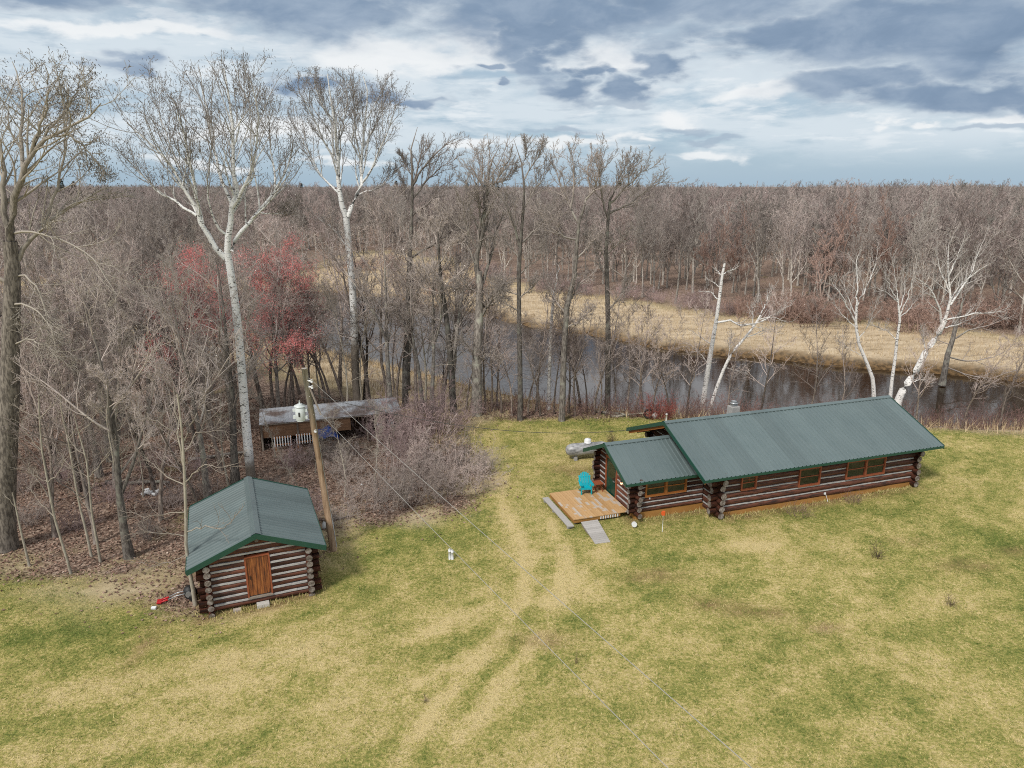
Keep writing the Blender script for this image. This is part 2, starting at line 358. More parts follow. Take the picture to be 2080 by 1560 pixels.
def axis(lo, hi, step, far, grow=1.16):
    a = list(np.arange(lo, hi+1e-6, step)); s_ = step; u = []; v = lo
    while v > -far: s_ *= grow; v -= s_; u.append(v)
    s_ = step; w = []; v = hi
    while v < far: s_ *= grow; v += s_; w.append(v)
    return np.array(u[::-1] + a + w)
xs = axis(-46, 46, .46, 3500); ys = axis(8, 66, .46, 3500); ys = ys[ys > -400]
GX, GY = np.meshgrid(xs, ys)
gz, lit_, tan_, mud_, sr_, sw_, far_, inr_ = zones(GX.ravel(), GY.ravel())
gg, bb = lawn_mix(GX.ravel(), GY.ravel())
ny, nx = GX.shape; ii = (np.arange(ny-1)[:, None]*nx + np.arange(nx-1)).ravel()
GQ = np.stack([ii, ii+1, ii+nx+1, ii+nx], -1)
def ground_mat(s):
    p = s.pos(); z = s.sep(s.attr('zone', 'Vector')); g2 = s.sep(s.attr('lawn', 'Vector'))
    fine = s.noise(p, 9., 5, .7); fine2 = s.noise(p, 28., 3, .7); med = s.noise(p, 2.2, 4, .65)
    streak = s.noise(s.scale(p, (3, 9, 3), rot=(0, 0, .35)), 2.4, 4, .7)
    g = s.math('ADD', g2[0], s.math('MULTIPLY', s.math('SUBTRACT', fine, .5), 1.9)); g = s.math('ADD', g, s.math('MULTIPLY', s.math('SUBTRACT', med, .5), .9)); g = s.math('ADD', g, s.math('MULTIPLY', s.math('SUBTRACT', streak, .5), .5))
    lawn = s.ramp(g, [(.08, (.56, .45, .225)), (.34, (.425, .355, .135)), (.55, (.285, .27, .078)), (.75, (.19, .205, .054)), (.98, (.105, .142, .03))])
    lawn = s.mix(s.math('MULTIPLY', s.smooth(fine2, .48, .7), .6), lawn, (.085, .075, .032))
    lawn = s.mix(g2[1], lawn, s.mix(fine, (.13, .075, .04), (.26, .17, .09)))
    lv = s.vor(p, 9., 'Color'); lf = s.sep(lv)[0]
    litter = s.mix(s.noise(p, .5, 4), s.ramp(lf, [(0, (.10, .065, .05)), (.45, (.20, .132, .10)), (.75, (.31, .215, .168)), (1, (.44, .335, .275))]), s.ramp(lf, [(0, (.10, .07, .055)), (.6, (.22, .16, .125)), (1, (.35, .27, .21))]))
    litter = s.mix(s.smooth(s.noise(p, .28, 4), .60, .76), litter, s.mix(fine, (.16, .14, .06), (.33, .27, .14)))
    tan = s.ramp(s.math('ADD', s.math('MULTIPLY', s.noise(s.scale(p, (1, 2.5, 1)), .35, 5, .6), .7), s.math('MULTIPLY', s.noise(s.scale(p, (1, 1.5, 1)), 1.6, 5, .7), .4)), [(.3, (.20, .145, .09)), (.48, (.40, .31, .205)), (.62, (.53, .425, .295)), (.8, (.61, .505, .365))])
    tan = s.mix(s.math('MULTIPLY', s.smooth(s.noise(p, 5., 4, .7), .55, .75), .4), tan, (.20, .135, .075))
    mud = s.mix(s.smooth(s.noise(p, 2.5, 4, .65), .35, .65), (.045, .030, .017), (.17, .105, .05))
    c = s.mix(z[0], lawn, litter); c = s.mix(z[1], c, tan); c = s.mix(z[2], c, mud)
    h = s.math('ADD', fine, s.math('MULTIPLY', fine2, .6))
    return {'Base Color': c, 'Roughness': .95, 'Specular IOR Level': .1, 'Normal': s.bump(h, .8, .06)}
M_ground = material('ground', ground_mat)
one = np.ones_like(gz)
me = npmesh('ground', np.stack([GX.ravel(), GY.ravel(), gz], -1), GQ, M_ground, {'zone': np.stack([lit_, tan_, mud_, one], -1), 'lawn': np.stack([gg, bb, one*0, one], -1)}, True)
tag(link('ground', me), kind='structure')

def water_mat(s):
    p = s.pos(); n = s.noise(s.scale(p, (1, 1.8, 1)), 2.6, 3, .5); wind = s.math('MULTIPLY', s.lin(s.sep(p)[0], 6, -5, .07, .75), s.lin(s.noise(s.scale(p, (.25, .6, 1)), .35, 3, .5), .3, .6, .5, 1.2))
    bn = s.node('ShaderNodeBump'); bn.inputs['Distance'].default_value = .05; s.con(wind, bn.inputs['Strength']); s.con(n, bn.inputs['Height'])
    return {'Base Color': s.mix(s.noise(p, .2, 3), (.014, .008, .004), (.026, .014, .006)), 'Roughness': .02, 'IOR': 1.36, 'Specular IOR Level': .5, 'Normal': bn.outputs[0]}
wv = np.array([[-420, 30, WZ], [420, 30, WZ], [420, 200, WZ], [-420, 200, WZ]], float)
tag(link('river', npmesh('river', wv, np.array([[0, 1, 2, 3]]), material('river_water', water_mat))), kind='structure')
def gz_at(x, y): return float(zones(np.array([float(x)]), np.array([float(y)]))[0][0])

# ------------------------------------------------------------------ ground cover (nobody could count it)
def attr_mat(name, stops, a='rad', rough=.9):
    return material(name, lambda s: {'Base Color': s.ramp(s.attr(a), stops), 'Roughness': rough, 'Specular IOR Level': .12})
def blades(name, X, Y, Z, hgt, wid, val, mat, lean=.5):
    n = len(X); t = RNG.uniform(0, 2*PI, n); l = RNG.normal(0, lean, (n, 2))*hgt[:, None]
    B = np.stack([X, Y, Z], -1); w = np.stack([np.cos(t), np.sin(t), 0*t], -1)*wid[:, None]/2
    tip = B + np.stack([l[:, 0], l[:, 1], hgt], -1)
    V = np.stack([B-w, B+w, tip], 1)
    return npmesh(name, V.reshape(-1, 3), np.arange(3*n).reshape(n, 3), mat, {'rad': np.repeat(val, 3)})
M_grass = attr_mat('lawn_grass', [(.1, (.62, .51, .265)), (.38, (.49, .415, .165)), (.55, (.325, .315, .092)), (.75, (.205, .228, .06)), (.98, (.11, .155, .034))])
def frustum_xy(n, y0, y1, m=1.08):
    Y = np.sqrt(RNG.uniform(y0*y0, y1*y1, n)); X = RNG.uniform(-1, 1, n)*(Y*.74*m + 1.5); return X, Y
X, Y = frustum_xy(640000, 13.5, 50)
z, li, tn, md, sr, sw, fa, ir = zones(X, Y)
keep = (li < RNG.uniform(.2, 1, len(X))) & (tn < .5) & (~ir) & (~fa)
X, Y, z = X[keep], Y[keep], z[keep]; g, b = lawn_mix(X, Y)
cl = vnoise(X*4.5, Y*4.5, 91)*.55 + vnoise(X*10, Y*10, 93)*.45
val = np.clip(g + 1.35*(cl-.5) + RNG.normal(0, .2, len(X)), 0, 1)
hg = RNG.uniform(.03, .075, len(X))*(.55 + 1.6*cl**1.5); wd = RNG.uniform(.010, .022, len(X))
tag(link('lawn_grass', blades('lawn_grass', X, Y, z-.005, hg, wd, val, M_grass, .8)), 'short patchy green and straw lawn grass', 'grass', kind='stuff')
def wall_weeds(n, ox, oy, an, pts):
    P = np.array(pts, float); k = RNG.integers(0, len(P)-1, n*3) if False else RNG.choice(len(P)-1, n, p=(lambda d: d/d.sum())(np.linalg.norm(np.diff(P, axis=0), axis=1)))
    t = RNG.uniform(0, 1, n); d = P[k+1]-P[k]; nr = np.stack([d[:, 1], -d[:, 0]], -1); nr = nr/np.linalg.norm(nr, axis=1, keepdims=True)
    q = P[k]+d*t[:, None]+nr*np.abs(RNG.normal(0, .22, n))[:, None]; keep = fbm(q[:, 0]*1., q[:, 1]+7, 1.1, 51, 2) > RNG.uniform(.25, .75, n); q = q[keep]
    return ox+q[:, 0]*np.cos(an)-q[:, 1]*np.sin(an), oy+q[:, 0]*np.sin(an)+q[:, 1]*np.cos(an)
Xa, Ya = wall_weeds(4500, 9.59, 30.41, .3211, [(-3.65, .92), (-.1, .92), (-.1, -.12), (11.7, -.12), (11.8, 6.)]); Xb, Yb = wall_weeds(2400, -9.17, 23.02, .3923, [(-1.95, 5.3), (-1.95, .2), (1.95, .2), (1.95, 5.3)])
X = np.r_[Xa, Xb]; Y = np.r_[Ya, Yb]; n_ = len(X)
tag(link('wall_weeds', blades('wall_weeds', X, Y, np.zeros(n_), RNG.uniform(.06, .22, n_), RNG.uniform(.012, .028, n_), np.clip(RNG.normal(.35, .22, n_), 0, 1), M_grass, .45)), 'dry weeds and long grass along the foot of the log walls', 'weeds', kind='stuff')
# tall dry grass on both banks
M_tan = attr_mat('dry_grass', [(0, (.24, .17, .105)), (.4, (.45, .345, .215)), (1, (.64, .52, .345))])
X, Y = frustum_xy(200000, 40, 150)
z, li, tn, md, sr, sw, fa, ir = zones(X, Y)
p_ = np.where(fa, tn*(1-md)*.8, np.maximum(tn, .9*(sr < 5.5)*(sr > .3)))
keep = (RNG.uniform(0, 1, len(X)) < p_) & (~ir)
X, Y, z, fa, sr = X[keep], Y[keep], z[keep], fa[keep], sr[keep]
hg = np.where(fa, RNG.uniform(.15, .5, len(X)), RNG.uniform(.3, 1.0, len(X))); wd = RNG.uniform(.03, .07, len(X))
tag(link('dry_grass', blades('dry_grass', X, Y, z-.02, hg, wd, RNG.beta(2, 2, len(X)), M_tan, .35)), 'tall straw coloured dry grass on the river banks', 'grass', kind='stuff')
# fallen leaves on the floor of the near woods
M_leaf = attr_mat('fallen_leaves', [(0, (.085, .052, .04)), (.4, (.21, .13, .098)), (.75, (.36, .245, .19)), (1, (.54, .44, .37))])
X, Y = frustum_xy(150000, 20, 50)
z, li, tn, md, sr, sw, fa, ir = zones(X, Y)
keep = (RNG.uniform(0, 1, len(X)) < li*1.0 + .04*(sw > -2)) & (~ir) & (~fa) & ((X < 2) | (Y > 43))
X, Y, z = X[keep], Y[keep], z[keep]; n = len(X)
c = np.stack([X, Y, z + RNG.uniform(.01, .05, n)], -1); u = nrm(RNG.normal(0, 1, (n, 3))*[1, 1, .35]); v = nrm(np.cross(u, nrm(RNG.normal(0, .5, (n, 3)) + [0, 0, 1])))
r = RNG.uniform(.03, .075, (n, 1))
V = np.stack([c-u*r, c+v*r*.7, c+u*r, c-v*r*.7], 1)
G = Geo(); G.cards(V, RNG.beta(1.6, 2.2, n))
tag(link('fallen_leaves', G.mesh('fallen_leaves', M_leaf, False)), 'brown fallen leaves covering the floor of the woods', 'leaves', kind='stuff')

# ------------------------------------------------------------------ trees
def resample(L, k):
    L = np.asarray(L, float); d = np.r_[0, np.cumsum(np.linalg.norm(np.diff(L[:, :3], axis=0), axis=1))]
    t = np.linspace(0, d[-1], k); return np.stack([np.interp(t, d, L[:, i]) for i in range(L.shape[1])], -1)
def spawn(rng, P, Rd, n, t0, t1, ratio, ang, k=4, wob=.18, up=.08, rr=.6, rmin=.004, lmin=.15, lmax=99, tipbias=.45, angv=.25):
    """children along every branch of P [N,K,3] with radii Rd [N,K]"""
    N, K, _ = P.shape; Lp = np.linalg.norm(np.diff(P, axis=1), axis=-1).sum(1)
    idx = np.repeat(np.arange(N), n); t = t0 + (t1-t0)*((np.tile(np.arange(n), N) + rng.uniform(.05, .95, N*n))/n)
    f = np.clip(t*(K-1), 0, K-1.001); i = f.astype(int); w = (f-i)[:, None]
    S = P[idx, i]*(1-w) + P[idx, i+1]*w; D = nrm(P[idx, i+1]-P[idx, i]); r = (Rd[idx, i]*(1-w[:, 0]) + Rd[idx, i+1]*w[:, 0])
    az = np.tile(np.arange(n)*2.4, N) + rng.uniform(0, 1.6, N*n) + np.repeat(rng.uniform(0, 6.28, N), n)
    ref = np.where(np.abs(D[:, 2:3]) < .9, [[0., 0, 1]], [[1., 0, 0]]); A = nrm(np.cross(D, ref)); B = np.cross(D, A)
    pr = A*np.cos(az)[:, None] + B*np.sin(az)[:, None]
    a = (ang*(1 + rng.normal(0, angv, N*n)))[:, None]
    d = nrm(D*np.cos(a) + pr*np.sin(a))
    L = np.clip(Lp[idx]*ratio*(1 - tipbias*t)*rng.uniform(.6, 1.25, N*n), lmin, lmax)
    out = [S]; p = S; cv = rng.normal(0, wob*.62, d.shape)
    for j in range(k):
        d = nrm(d + cv + rng.normal(0, wob*.62, d.shape) + np.array([0, 0, up])); p = p + d*(L/k)[:, None]; out.append(p)
    Q = np.stack(out, 1); r0 = np.maximum(r*rr*rng.uniform(.75, 1.1, N*n), rmin)
    return Q, r0[:, None]*(1-np.linspace(0, 1, k+1))[None, :]**.8*(1) + rmin*.6*np.linspace(0, 1, k+1)[None, :]
def buds(rng, tips, n, r=.012, l=.10, spread=.12):
    N = len(tips); S = np.repeat(tips, n, 0) + rng.normal(0, spread, (N*n, 3))*[1, 1, .8]
    E = S + nrm(rng.normal(0, .45, (N*n, 3)) + [0, 0, -.7])*l*rng.uniform(.6, 1.3, (N*n, 1))
    return np.stack([S, E], 1), np.full((N*n, 2), r)*[1., .6]
def woody(seed, h, r, bole=.35, limbs=12, spread=.42, up=.10, lean=(0, 0), dens=(7, 6, 5), l1=.42, wob=.15, tw=.006, ang=.85, straight=.05, levels=3, fork=0, trunk_top=1., lr=.55, tb=.6):
    """a leafless tree: returns polyline levels"""
    rng = np.random.default_rng(seed); k = 9
    p = np.zeros(3); d = nrm(np.array([lean[0], lean[1], 1.])); T = [p - d*.25*0 + [0, 0, -.25]]
    for j in range(k):
        d = nrm(d + rng.normal(0, straight, 3)*[1, 1, .3] + [0, 0, .06]); p = p + d*h*trunk_top/k; T.append(p)
    T = np.array(T)[None]; TR = (r*(1-.965*np.linspace(0, 1, k+1)**.9))[None]; TR[0, 0] *= 1.35
    tr = [(T, TR)]
    if fork:
        Q, q = spawn(rng, T, TR, fork, bole*.75, bole*1.5, .62, .38, 8, .07, .16, .8, .02, tipbias=.5); tr.append((Q, q)); 
        T = np.concatenate([resample(T[0], 9)[None], Q]); TR = np.concatenate([np.interp(np.linspace(0, 1, 9), np.linspace(0, 1, k+1), TR[0])[None], q])
        limbs = max(3, int(limbs/(fork*.7+1)))
    L1, R1 = spawn(rng, T, TR, limbs, bole, .97, spread, ang, 7, wob*.8, up, lr, tw*2, tipbias=tb)
    lv = [(L1, R1)]; P, Q = L1, R1
    for i in range(levels):
        P, Q = spawn(rng, P, Q, dens[i], .18, 1., (l1, .42, .5)[i], (.68, .72, .75)[i], (6, 4, 3)[i], wob*.8, up*.8, .58, tw*(1.6, 1.1, 1)[i], lmin=(.3, .2, .15)[i])
        lv.append((P, Q))
    return tr, lv
def tree_meshes(name, tr, lv, mat, twig=None, tsides=8, budn=0, bmat=None, seed=0):
    g = Geo()
    for P, R_ in tr: g.tubes(P, R_, tsides)
    trunk = g.mesh(name + '_trunk', mat); trunk['height'] = float(max(P[..., 2].max() for P, R_ in lv))
    g = Geo()
    for i, (P, R_) in enumerate(lv): g.tubes(P, R_, 5 if i == 0 else (4 if i == 1 else 3))
    crown = g.mesh(name + '_crown', twig or mat)
    bm = None
    if budn:
        rng = np.random.default_rng(seed+5); g = Geo(); tips = lv[-1][0][:, -1]; Q, q = buds(rng, tips, budn, .013, .085, .2); g.tubes(Q, q, 3); bm = g.mesh(name + '_buds', bmat)
    return trunk, crown, bm
def tree(name, ms, loc, rz, sc, label, cat='tree', group=None, bname='buds', lean=(0, 0)):
    o = empty(name, loc, rz, label, cat, group); o.scale = (sc, sc, sc) if not hasattr(sc, '__len__') else sc; o.rotation_euler = (lean[0], lean[1], rz)
    link('trunk', ms[0], o); c = link('crown', ms[1], o)
    if ms[2]: link(bname, ms[2], c)
    return o

M_oak = bark('grey_brown_bark', (.10, .087, .078), (.245, .22, .195), (.34, .29, .265), (.40, .35, .315), lich=(.29, .285, .24), tint=.45)
M_pole = bark('brown_bark', (.10, .08, .068), (.24, .20, .172), (.40, .325, .30), (.36, .305, .275), .012, .06, tint=.5)
M_pale = bark('pale_grey_bark', (.30, .265, .21), (.42, .385, .32), (.27, .23, .195), (.34, .30, .25), .008, .03, tint=.15)
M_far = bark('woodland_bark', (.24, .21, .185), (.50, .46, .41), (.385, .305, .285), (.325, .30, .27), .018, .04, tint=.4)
M_rust = bark('rust_brown_twigs', (.16, .12, .1), (.3, .24, .2), (.36, .235, .19), (.32, .225, .19), .03, .1)
M_shrub = bark('purple_brown_twigs', (.15, .125, .11), (.28, .24, .215), (.385, .31, .285), (.335, .285, .255), .008, .03, tint=.5)
M_pink = bark('pinkish_twigs', (.17, .135, .13), (.3, .24, .23), (.42, .31, .30), (.37, .28, .27), .008, .03)
M_red = bark('red_stems', (.22, .055, .045), (.30, .08, .065), (.28, .075, .062), (.24, .08, .065), .02, .06)
M_maple = bark('red_maple_twigs', (.12, .10, .088), (.27, .24, .21), (.44, .29, .27), (.38, .28, .26), .01, .05)
M_asp = white_bark('aspen_bark', (.78, .78, .77), zlow=1.4)
M_asp2 = white_bark('river_aspen_bark', (.76, .76, .75), zlow=4.6)
M_bir = white_bark('birch_bark', (.76, .74, .72), zlow=-1, twig=(.46, .42, .39))
M_bud = plain('catkins', (.13, .11, .10), .9, .3)
M_redbud = plain('red_buds', (.80, .26, .25), .8, .25)
M_cot = bark('cottonwood_bark', (.09, .078, .068), (.25, .22, .19), (.36, .32, .275), (.42, .38, .33), .012, .16, tint=.1)

# --- trees traced limb by limb, each at its own distance, limbs spread in depth
def traced(name, base_px, limbs, Y, label, mat, cat='tree', dens=(7, 6, 5), l0=.36, lmax=3., dspread=.55, seed=1, budn=0, tw=.006, group=None, up=.05, wob=.2, bud_z=0., bmat=None, bname='catkins', gz=None, levels=3, maxr=.55, trunk_sides=12, lr=1., top=None):
    """limbs: (parent or None, [px points], r0, r1, lean in depth per metre); first limb is the trunk"""
    rng = np.random.default_rng(seed); b = at(*base_px, gz if gz is not None else 0.) if gz is not None else atY(*base_px, Y)
    Y = b[1]; polys = []; flat = []
    for par, pts, r0, r1, dl in limbs:
        P = np.array([atY(x, y, Y) for x, y in pts]) - b; F_ = P.copy(); dep = 0.
        if par is not None:
            Fp, Pp = flat[par], polys[par]; Fr = resample(np.hstack([Fp, Pp[:, :3]]), 80); j = np.argmin(np.linalg.norm(Fr[:, :3]-P[0], axis=1)); dep = Fr[j, 4]-Fr[j, 1]
        s_ = np.r_[0, np.cumsum(np.linalg.norm(np.diff(P, axis=0), axis=1))]
        P[:, 1] += dep + s_*dl
        # keep the limb on its line of sight when it leans in depth
        P[:, [0, 2]] = (P[:, [0, 2]] + (b-CAM)[[0, 2]])*((P[:, 1]+b[1])/b[1])[:, None] - (b-CAM)[[0, 2]]
        flat.append(F_); k_ = (.85 if lr != 1. else 1.) if par is None else lr; polys.append(np.hstack([P, np.linspace(r0*k_, r1*k_, len(P))[:, None]]))
    g = Geo(); T = resample(polys[0], 14); T[0, 2] -= .3; T[0, 3] *= 1.25; g.tubes(T[None, :, :3], T[None, :, 3], trunk_sides); o = empty(name, b, 0, label, cat, group)
    link('trunk', g.mesh(name+'_trunk', mat), o)
    g = Geo(); LP = []; LR = []
    for i, p in enumerate(polys):
        if i:
            q = resample(p, 12); q[1:-1, :3] += rng.normal(0, .03, (10, 3)); g.tubes(q[None, :, :3], q[None, :, 3], 7)
        m = resample(p, 12)
        if i or True: LP.append(m[:, :3]); LR.append(m[:, 3])
    LP = np.array(LP); LR = np.array(LR)
    P, R_ = LP[1:], LR[1:]
    if len(P) == 0: P, R_ = LP, LR
    for i in range(levels):
        P, R_ = spawn(rng, P, R_, dens[i], .2 if i == 0 else .15, 1., (l0, .45, .5)[i], (.62, .7, .75)[i], (6, 5, 3)[i], wob*(.55, .75, .85)[i], up*(1.3, 1, .6)[i], maxr, tw*(1.8, 1.15, 1)[i], lmin=(.4, .25, .12)[i], lmax=lmax)
        if top is not None:
            d_ = ray(CX, top); kp = P[:, :, 2].max(1) < Y*d_[2]/d_[1] + H - b[2]; P, R_ = P[kp], R_[kp]
        g.tubes(P, R_, 4 if i == 0 else 3)
    c = link('crown', g.mesh(name+'_crown', mat), o)
    if budn:
        tips = P[:, -1]; tips = tips[tips[:, 2] > bud_z]; tips = tips[rng.uniform(0, 1, len(tips)) < .42]
        if len(tips):
            g = Geo(); Q, q = buds(rng, tips, 2, .013, .085, .13); g.tubes(Q, q, 3); link(bname, g.mesh(name+'_'+bname, bmat or M_bud), c)
    return o

traced('aspen_tree', (512, 990), [
 (None, [(512,990),(503,900),(497,830),(490,740),(482,650),(473,580),(462,515)], .235, .165, 0),
 (0, [(462,515),(462,480),(470,450),(473,420),(478,390),(475,350),(473,300),(470,250),(465,190),(455,140)], .155, .03, .02),
 (0, [(458,525),(435,500),(418,470),(405,440),(402,420),(385,400),(370,380),(350,340),(325,310),(295,280),(258,250)], .14, .02, -.15),
 (0, [(470,510),(482,480),(500,455),(520,435),(545,405),(560,390),(575,360),(590,320),(596,285)], .11, .02, .2),
 (2, [(400,438),(380,425),(350,405),(320,390),(305,375),(280,345),(255,320)], .07, .015, .2),
 (2, [(404,420),(395,380),(385,330),(375,280),(362,230),(350,200)], .085, .015, -.3),
 (1, [(470,425),(490,395),(500,375),(513,340),(520,300),(525,250),(518,200),(503,150)], .09, .015, -.25),
 (1, [(473,422),(458,390),(450,365),(440,330),(430,280),(420,220),(410,170),(402,132)], .09, .015, .3),
 (1, [(462,480),(445,465),(435,445),(425,415),(422,370),(430,310),(432,260)], .06, .012, -.4),
 (2, [(385,400),(368,350),(345,300),(330,250),(318,215),(300,190)], .05, .012, .3),
 (3, [(560,390),(555,340),(550,290),(545,245),(535,210)], .05, .012, .3),
 (3, [(525,430),(560,435),(585,432),(597,420)], .035, .01, -.2),
 (1, [(474,300),(490,250),(500,200),(480,150),(470,120)], .045, .012, .2),
], 33.9, 'tall white barked aspen with forked crown rising behind the green roofed shed', M_asp, seed=3, budn=3, dens=(14, 8, 4), l0=.52, lmax=3.3, bud_z=13.5, top=106, up=.12, gz=0.)
traced('aspen_tree', (727, 830), [
 (None, [(727,830),(722,760),(720,680),(718,620),(714,560),(708,500),(703,440)], .29, .20, 0),
 (0, [(703,440),(695,410),(690,385),(686,350),(685,300),(680,250),(672,200),(665,150)], .19, .03, -.05),
 (0, [(705,445),(715,420),(722,400),(732,380),(735,340),(738,290),(742,240),(745,190),(738,155)], .16, .03, .1),
 (1, [(690,395),(670,375),(650,355),(632,320),(612,280),(592,240)], .08, .015, .2),
 (1, [(686,335),(662,295),(642,250),(622,210),(605,185)], .07, .015, -.3),
 (2, [(735,372),(752,350),(770,310),(785,270),(800,230),(808,205)], .08, .015, -.2),
 (2, [(730,395),(760,385),(785,368),(805,345)], .05, .012, .2),
 (0, [(706,505),(690,480),(670,460),(650,445),(640,438)], .05, .015, -.3),
 (1, [(685,300),(700,250),(708,200),(702,150)], .06, .015, .3),
 (2, [(738,300),(760,260),(775,215),(778,180)], .06, .015, .3),
 (1, [(680,260),(655,215),(640,175),(640,150)], .05, .012, .1),
 (2, [(736,330),(715,290),(722,240),(718,190)], .05, .012, -.4),
], 48., 'white aspen with rounded bud covered crown standing beside the river', M_asp2, seed=8, budn=3, dens=(15, 8, 4), l0=.52, lmax=4.6, bud_z=16., top=130, up=.12, tw=.008, gz=-.1)
traced('cottonwood_tree', (10, 1115), [
 (None, [(10,1115),(10,1000),(15,900),(20,800),(22,700),(24,620),(26,545),(20,490)], .42, .24, 0),
 (0, [(20,500),(20,450),(24,420),(40,375),(50,345),(62,312),(88,285),(130,265),(180,235),(205,210)], .16, .02, -.15),
 (0, [(26,545),(54,496),(79,467),(107,440),(143,420),(195,392),(225,380)], .10, .015, .2),
 (2, [(90,455),(100,430),(111,396),(125,350),(133,300),(135,240),(137,190),(132,160)], .07, .012, .2),
 (1, [(46,360),(42,295),(47,225),(40,170),(25,125)], .08, .012, .3),
 (0, [(20,490),(10,440),(4,400),(8,360),(4,310),(-10,240),(-20,170)], .14, .02, .1),
 (0, [(22,475),(57,468),(90,475),(143,493),(180,520),(212,552),(232,590)], .05, .008, -.3),
 (0, [(22,620),(36,615),(72,630),(100,655),(112,700)], .05, .008, -.4),
 (0, [(24,560),(50,560),(80,590),(95,640),(98,690)], .045, .008, -.2),
 (1, [(62,312),(80,260),(95,210),(98,165),(90,130)], .06, .012, -.2),
 (1, [(130,265),(160,290),(190,320),(210,350)], .04, .01, .2),
 (0, [(22,700),(60,690),(100,705),(140,745)], .04, .008, -.3),
 (0, [(24,580),(-10,560),(-40,520),(-70,450)], .10, .02, .0),
 (1, [(88,285),(120,240),(150,200),(165,160)], .05, .012, .1),
], 27.6, 'big dark trunked cottonwood with pale drooping lower boughs at the lawn edge', M_cot, seed=12, budn=3, dens=(14, 8, 4), l0=.52, lmax=2.6, bud_z=13.2, top=108, up=.03, wob=.26, tw=.006, gz=0.)
# broken and leaning white birches on the river bank
BG = dict(cat='birch', dens=(8, 6, 3), levels=3, tw=.0075, lmax=1.9, l0=.45, up=.10)
traced('birch_tree', (1427, 832), [
 (None, [(1427,832),(1432,790),(1440,740),(1448,690),(1455,650),(1462,600),(1467,560),(1472,535)], .20, .07, 0),
 (0, [(1464,585),(1450,575),(1438,567)], .04, .01, .1), (0, [(1468,556),(1485,549),(1498,542)], .04, .012, -.1), (0, [(1468,562),(1456,550),(1452,543)], .045, .012, .2),
 (0, [(1457,607),(1445,593),(1421,592)], .045, .012, .1), (0, [(1456,655),(1480,650),(1508,661),(1540,655),(1570,642),(1600,655)], .08, .015, -.15),
 (0, [(1447,700),(1430,690),(1405,672)], .04, .01, .1), (0, [(1438,738),(1424,720),(1408,706)], .03, .01, .1),
], 47.5, 'thick white birch with snapped off top behind the cabin roof', M_bir, seed=21, gz=-.2, **{**BG, 'levels': 1})
traced('birch_tree', (1442, 830), [
 (None, [(1442,830),(1455,790),(1470,750),(1487,715),(1510,690),(1530,665),(1545,640)], .13, .06, 0),
 (0, [(1545,640),(1555,618),(1562,600),(1568,585)], .05, .012, .1), (0, [(1540,650),(1575,640),(1600,623)], .04, .01, -.2), (0, [(1530,665),(1528,630),(1538,606)], .04, .01, .2),
 (0, [(1472,747),(1495,753),(1515,757)], .03, .01, .1), (0, [(1515,685),(1548,672),(1585,668)], .04, .01, -.1), (0, [(1480,725),(1482,700),(1487,680)], .03, .01, .1),
], 47.2, 'slim dead white birch leaning away from the snapped birch', M_bir, seed=22, gz=-.2, **BG)
traced('birch_tree', (1776, 812), [
 (None, [(1776,812),(1773,770),(1760,735),(1745,700),(1738,660),(1740,620)], .15, .08, 0),
 (0, [(1740,620),(1742,580),(1740,530),(1745,515)], .06, .012, .1), (0, [(1738,655),(1715,610),(1695,580),(1682,562)], .06, .012, -.2), (0, [(1740,625),(1755,590),(1775,550),(1782,516)], .06, .012, .2),
 (0, [(1740,645),(1720,600),(1712,560)], .045, .01, .2), (0, [(1738,665),(1710,640),(1682,598)], .04, .01, .1), (0, [(1742,690),(1765,660),(1785,600)], .04, .01, -.2), (0, [(1755,725),(1735,715),(1700,690)], .03, .01, .1),
], 47.6, 'white birch nearest the cabin chimney in the bank clump, slim and upright with spreading tips', M_bir, seed=23, gz=-.2, group='birch clump on the bank', **BG)
traced('birch_tree', (1808, 812), [
 (None, [(1808,812),(1812,770),(1818,730),(1822,690),(1828,650),(1825,620)], .13, .07, 0),
 (0, [(1825,620),(1820,580),(1812,520)], .05, .012, .1), (0, [(1827,642),(1845,600),(1855,560),(1862,530)], .05, .012, -.2), (0, [(1825,615),(1800,592),(1770,582)], .05, .012, .2),
 (0, [(1824,612),(1805,580),(1790,545)], .045, .01, -.2), (0, [(1828,645),(1850,625),(1865,600)], .04, .01, .3), (0, [(1822,690),(1800,670),(1770,660)], .035, .01, .2), (0, [(1828,635),(1838,590),(1835,545)], .04, .01, .2),
], 47.9, 'middle stem of the birch clump, slender white trunk with brushlike top', M_bir, seed=24, gz=-.2, group='birch clump on the bank', **BG)
traced('birch_tree', (1822, 818), [
 (None, [(1822,818),(1835,790),(1860,755),(1880,715),(1905,680),(1920,650)], .26, .16, 0),
 (0, [(1918,652),(1930,620),(1928,590),(1925,540),(1928,490)], .12, .015, .1), (0, [(1915,662),(1905,615),(1885,582),(1855,560)], .09, .012, -.2), (1, [(1930,620),(1950,590),(1970,560),(1985,520),(2000,485)], .09, .012, .2),
 (1, [(1929,610),(1955,575),(1988,548),(2012,535)], .06, .012, -.2), (0, [(1920,650),(1970,638),(2010,635),(2042,632)], .06, .012, .1), (0, [(1912,668),(1945,660),(1975,645)], .05, .012, .3),
 (1, [(1928,590),(1910,550),(1900,510)], .05, .012, .2), (0, [(1880,712),(1875,690),(1874,670)], .04, .012, 0), (1, [(1927,560),(1945,520),(1960,480)], .05, .012, -.1), (0, [(1845,778),(1870,770),(1890,778)], .04, .01, .1),
], 47.7, 'thick white birch leaning strongly away from its clump, with fanned top', M_bir, seed=25, gz=-.2, group='birch clump on the bank', **{**BG, 'dens': (9, 7, 3)})
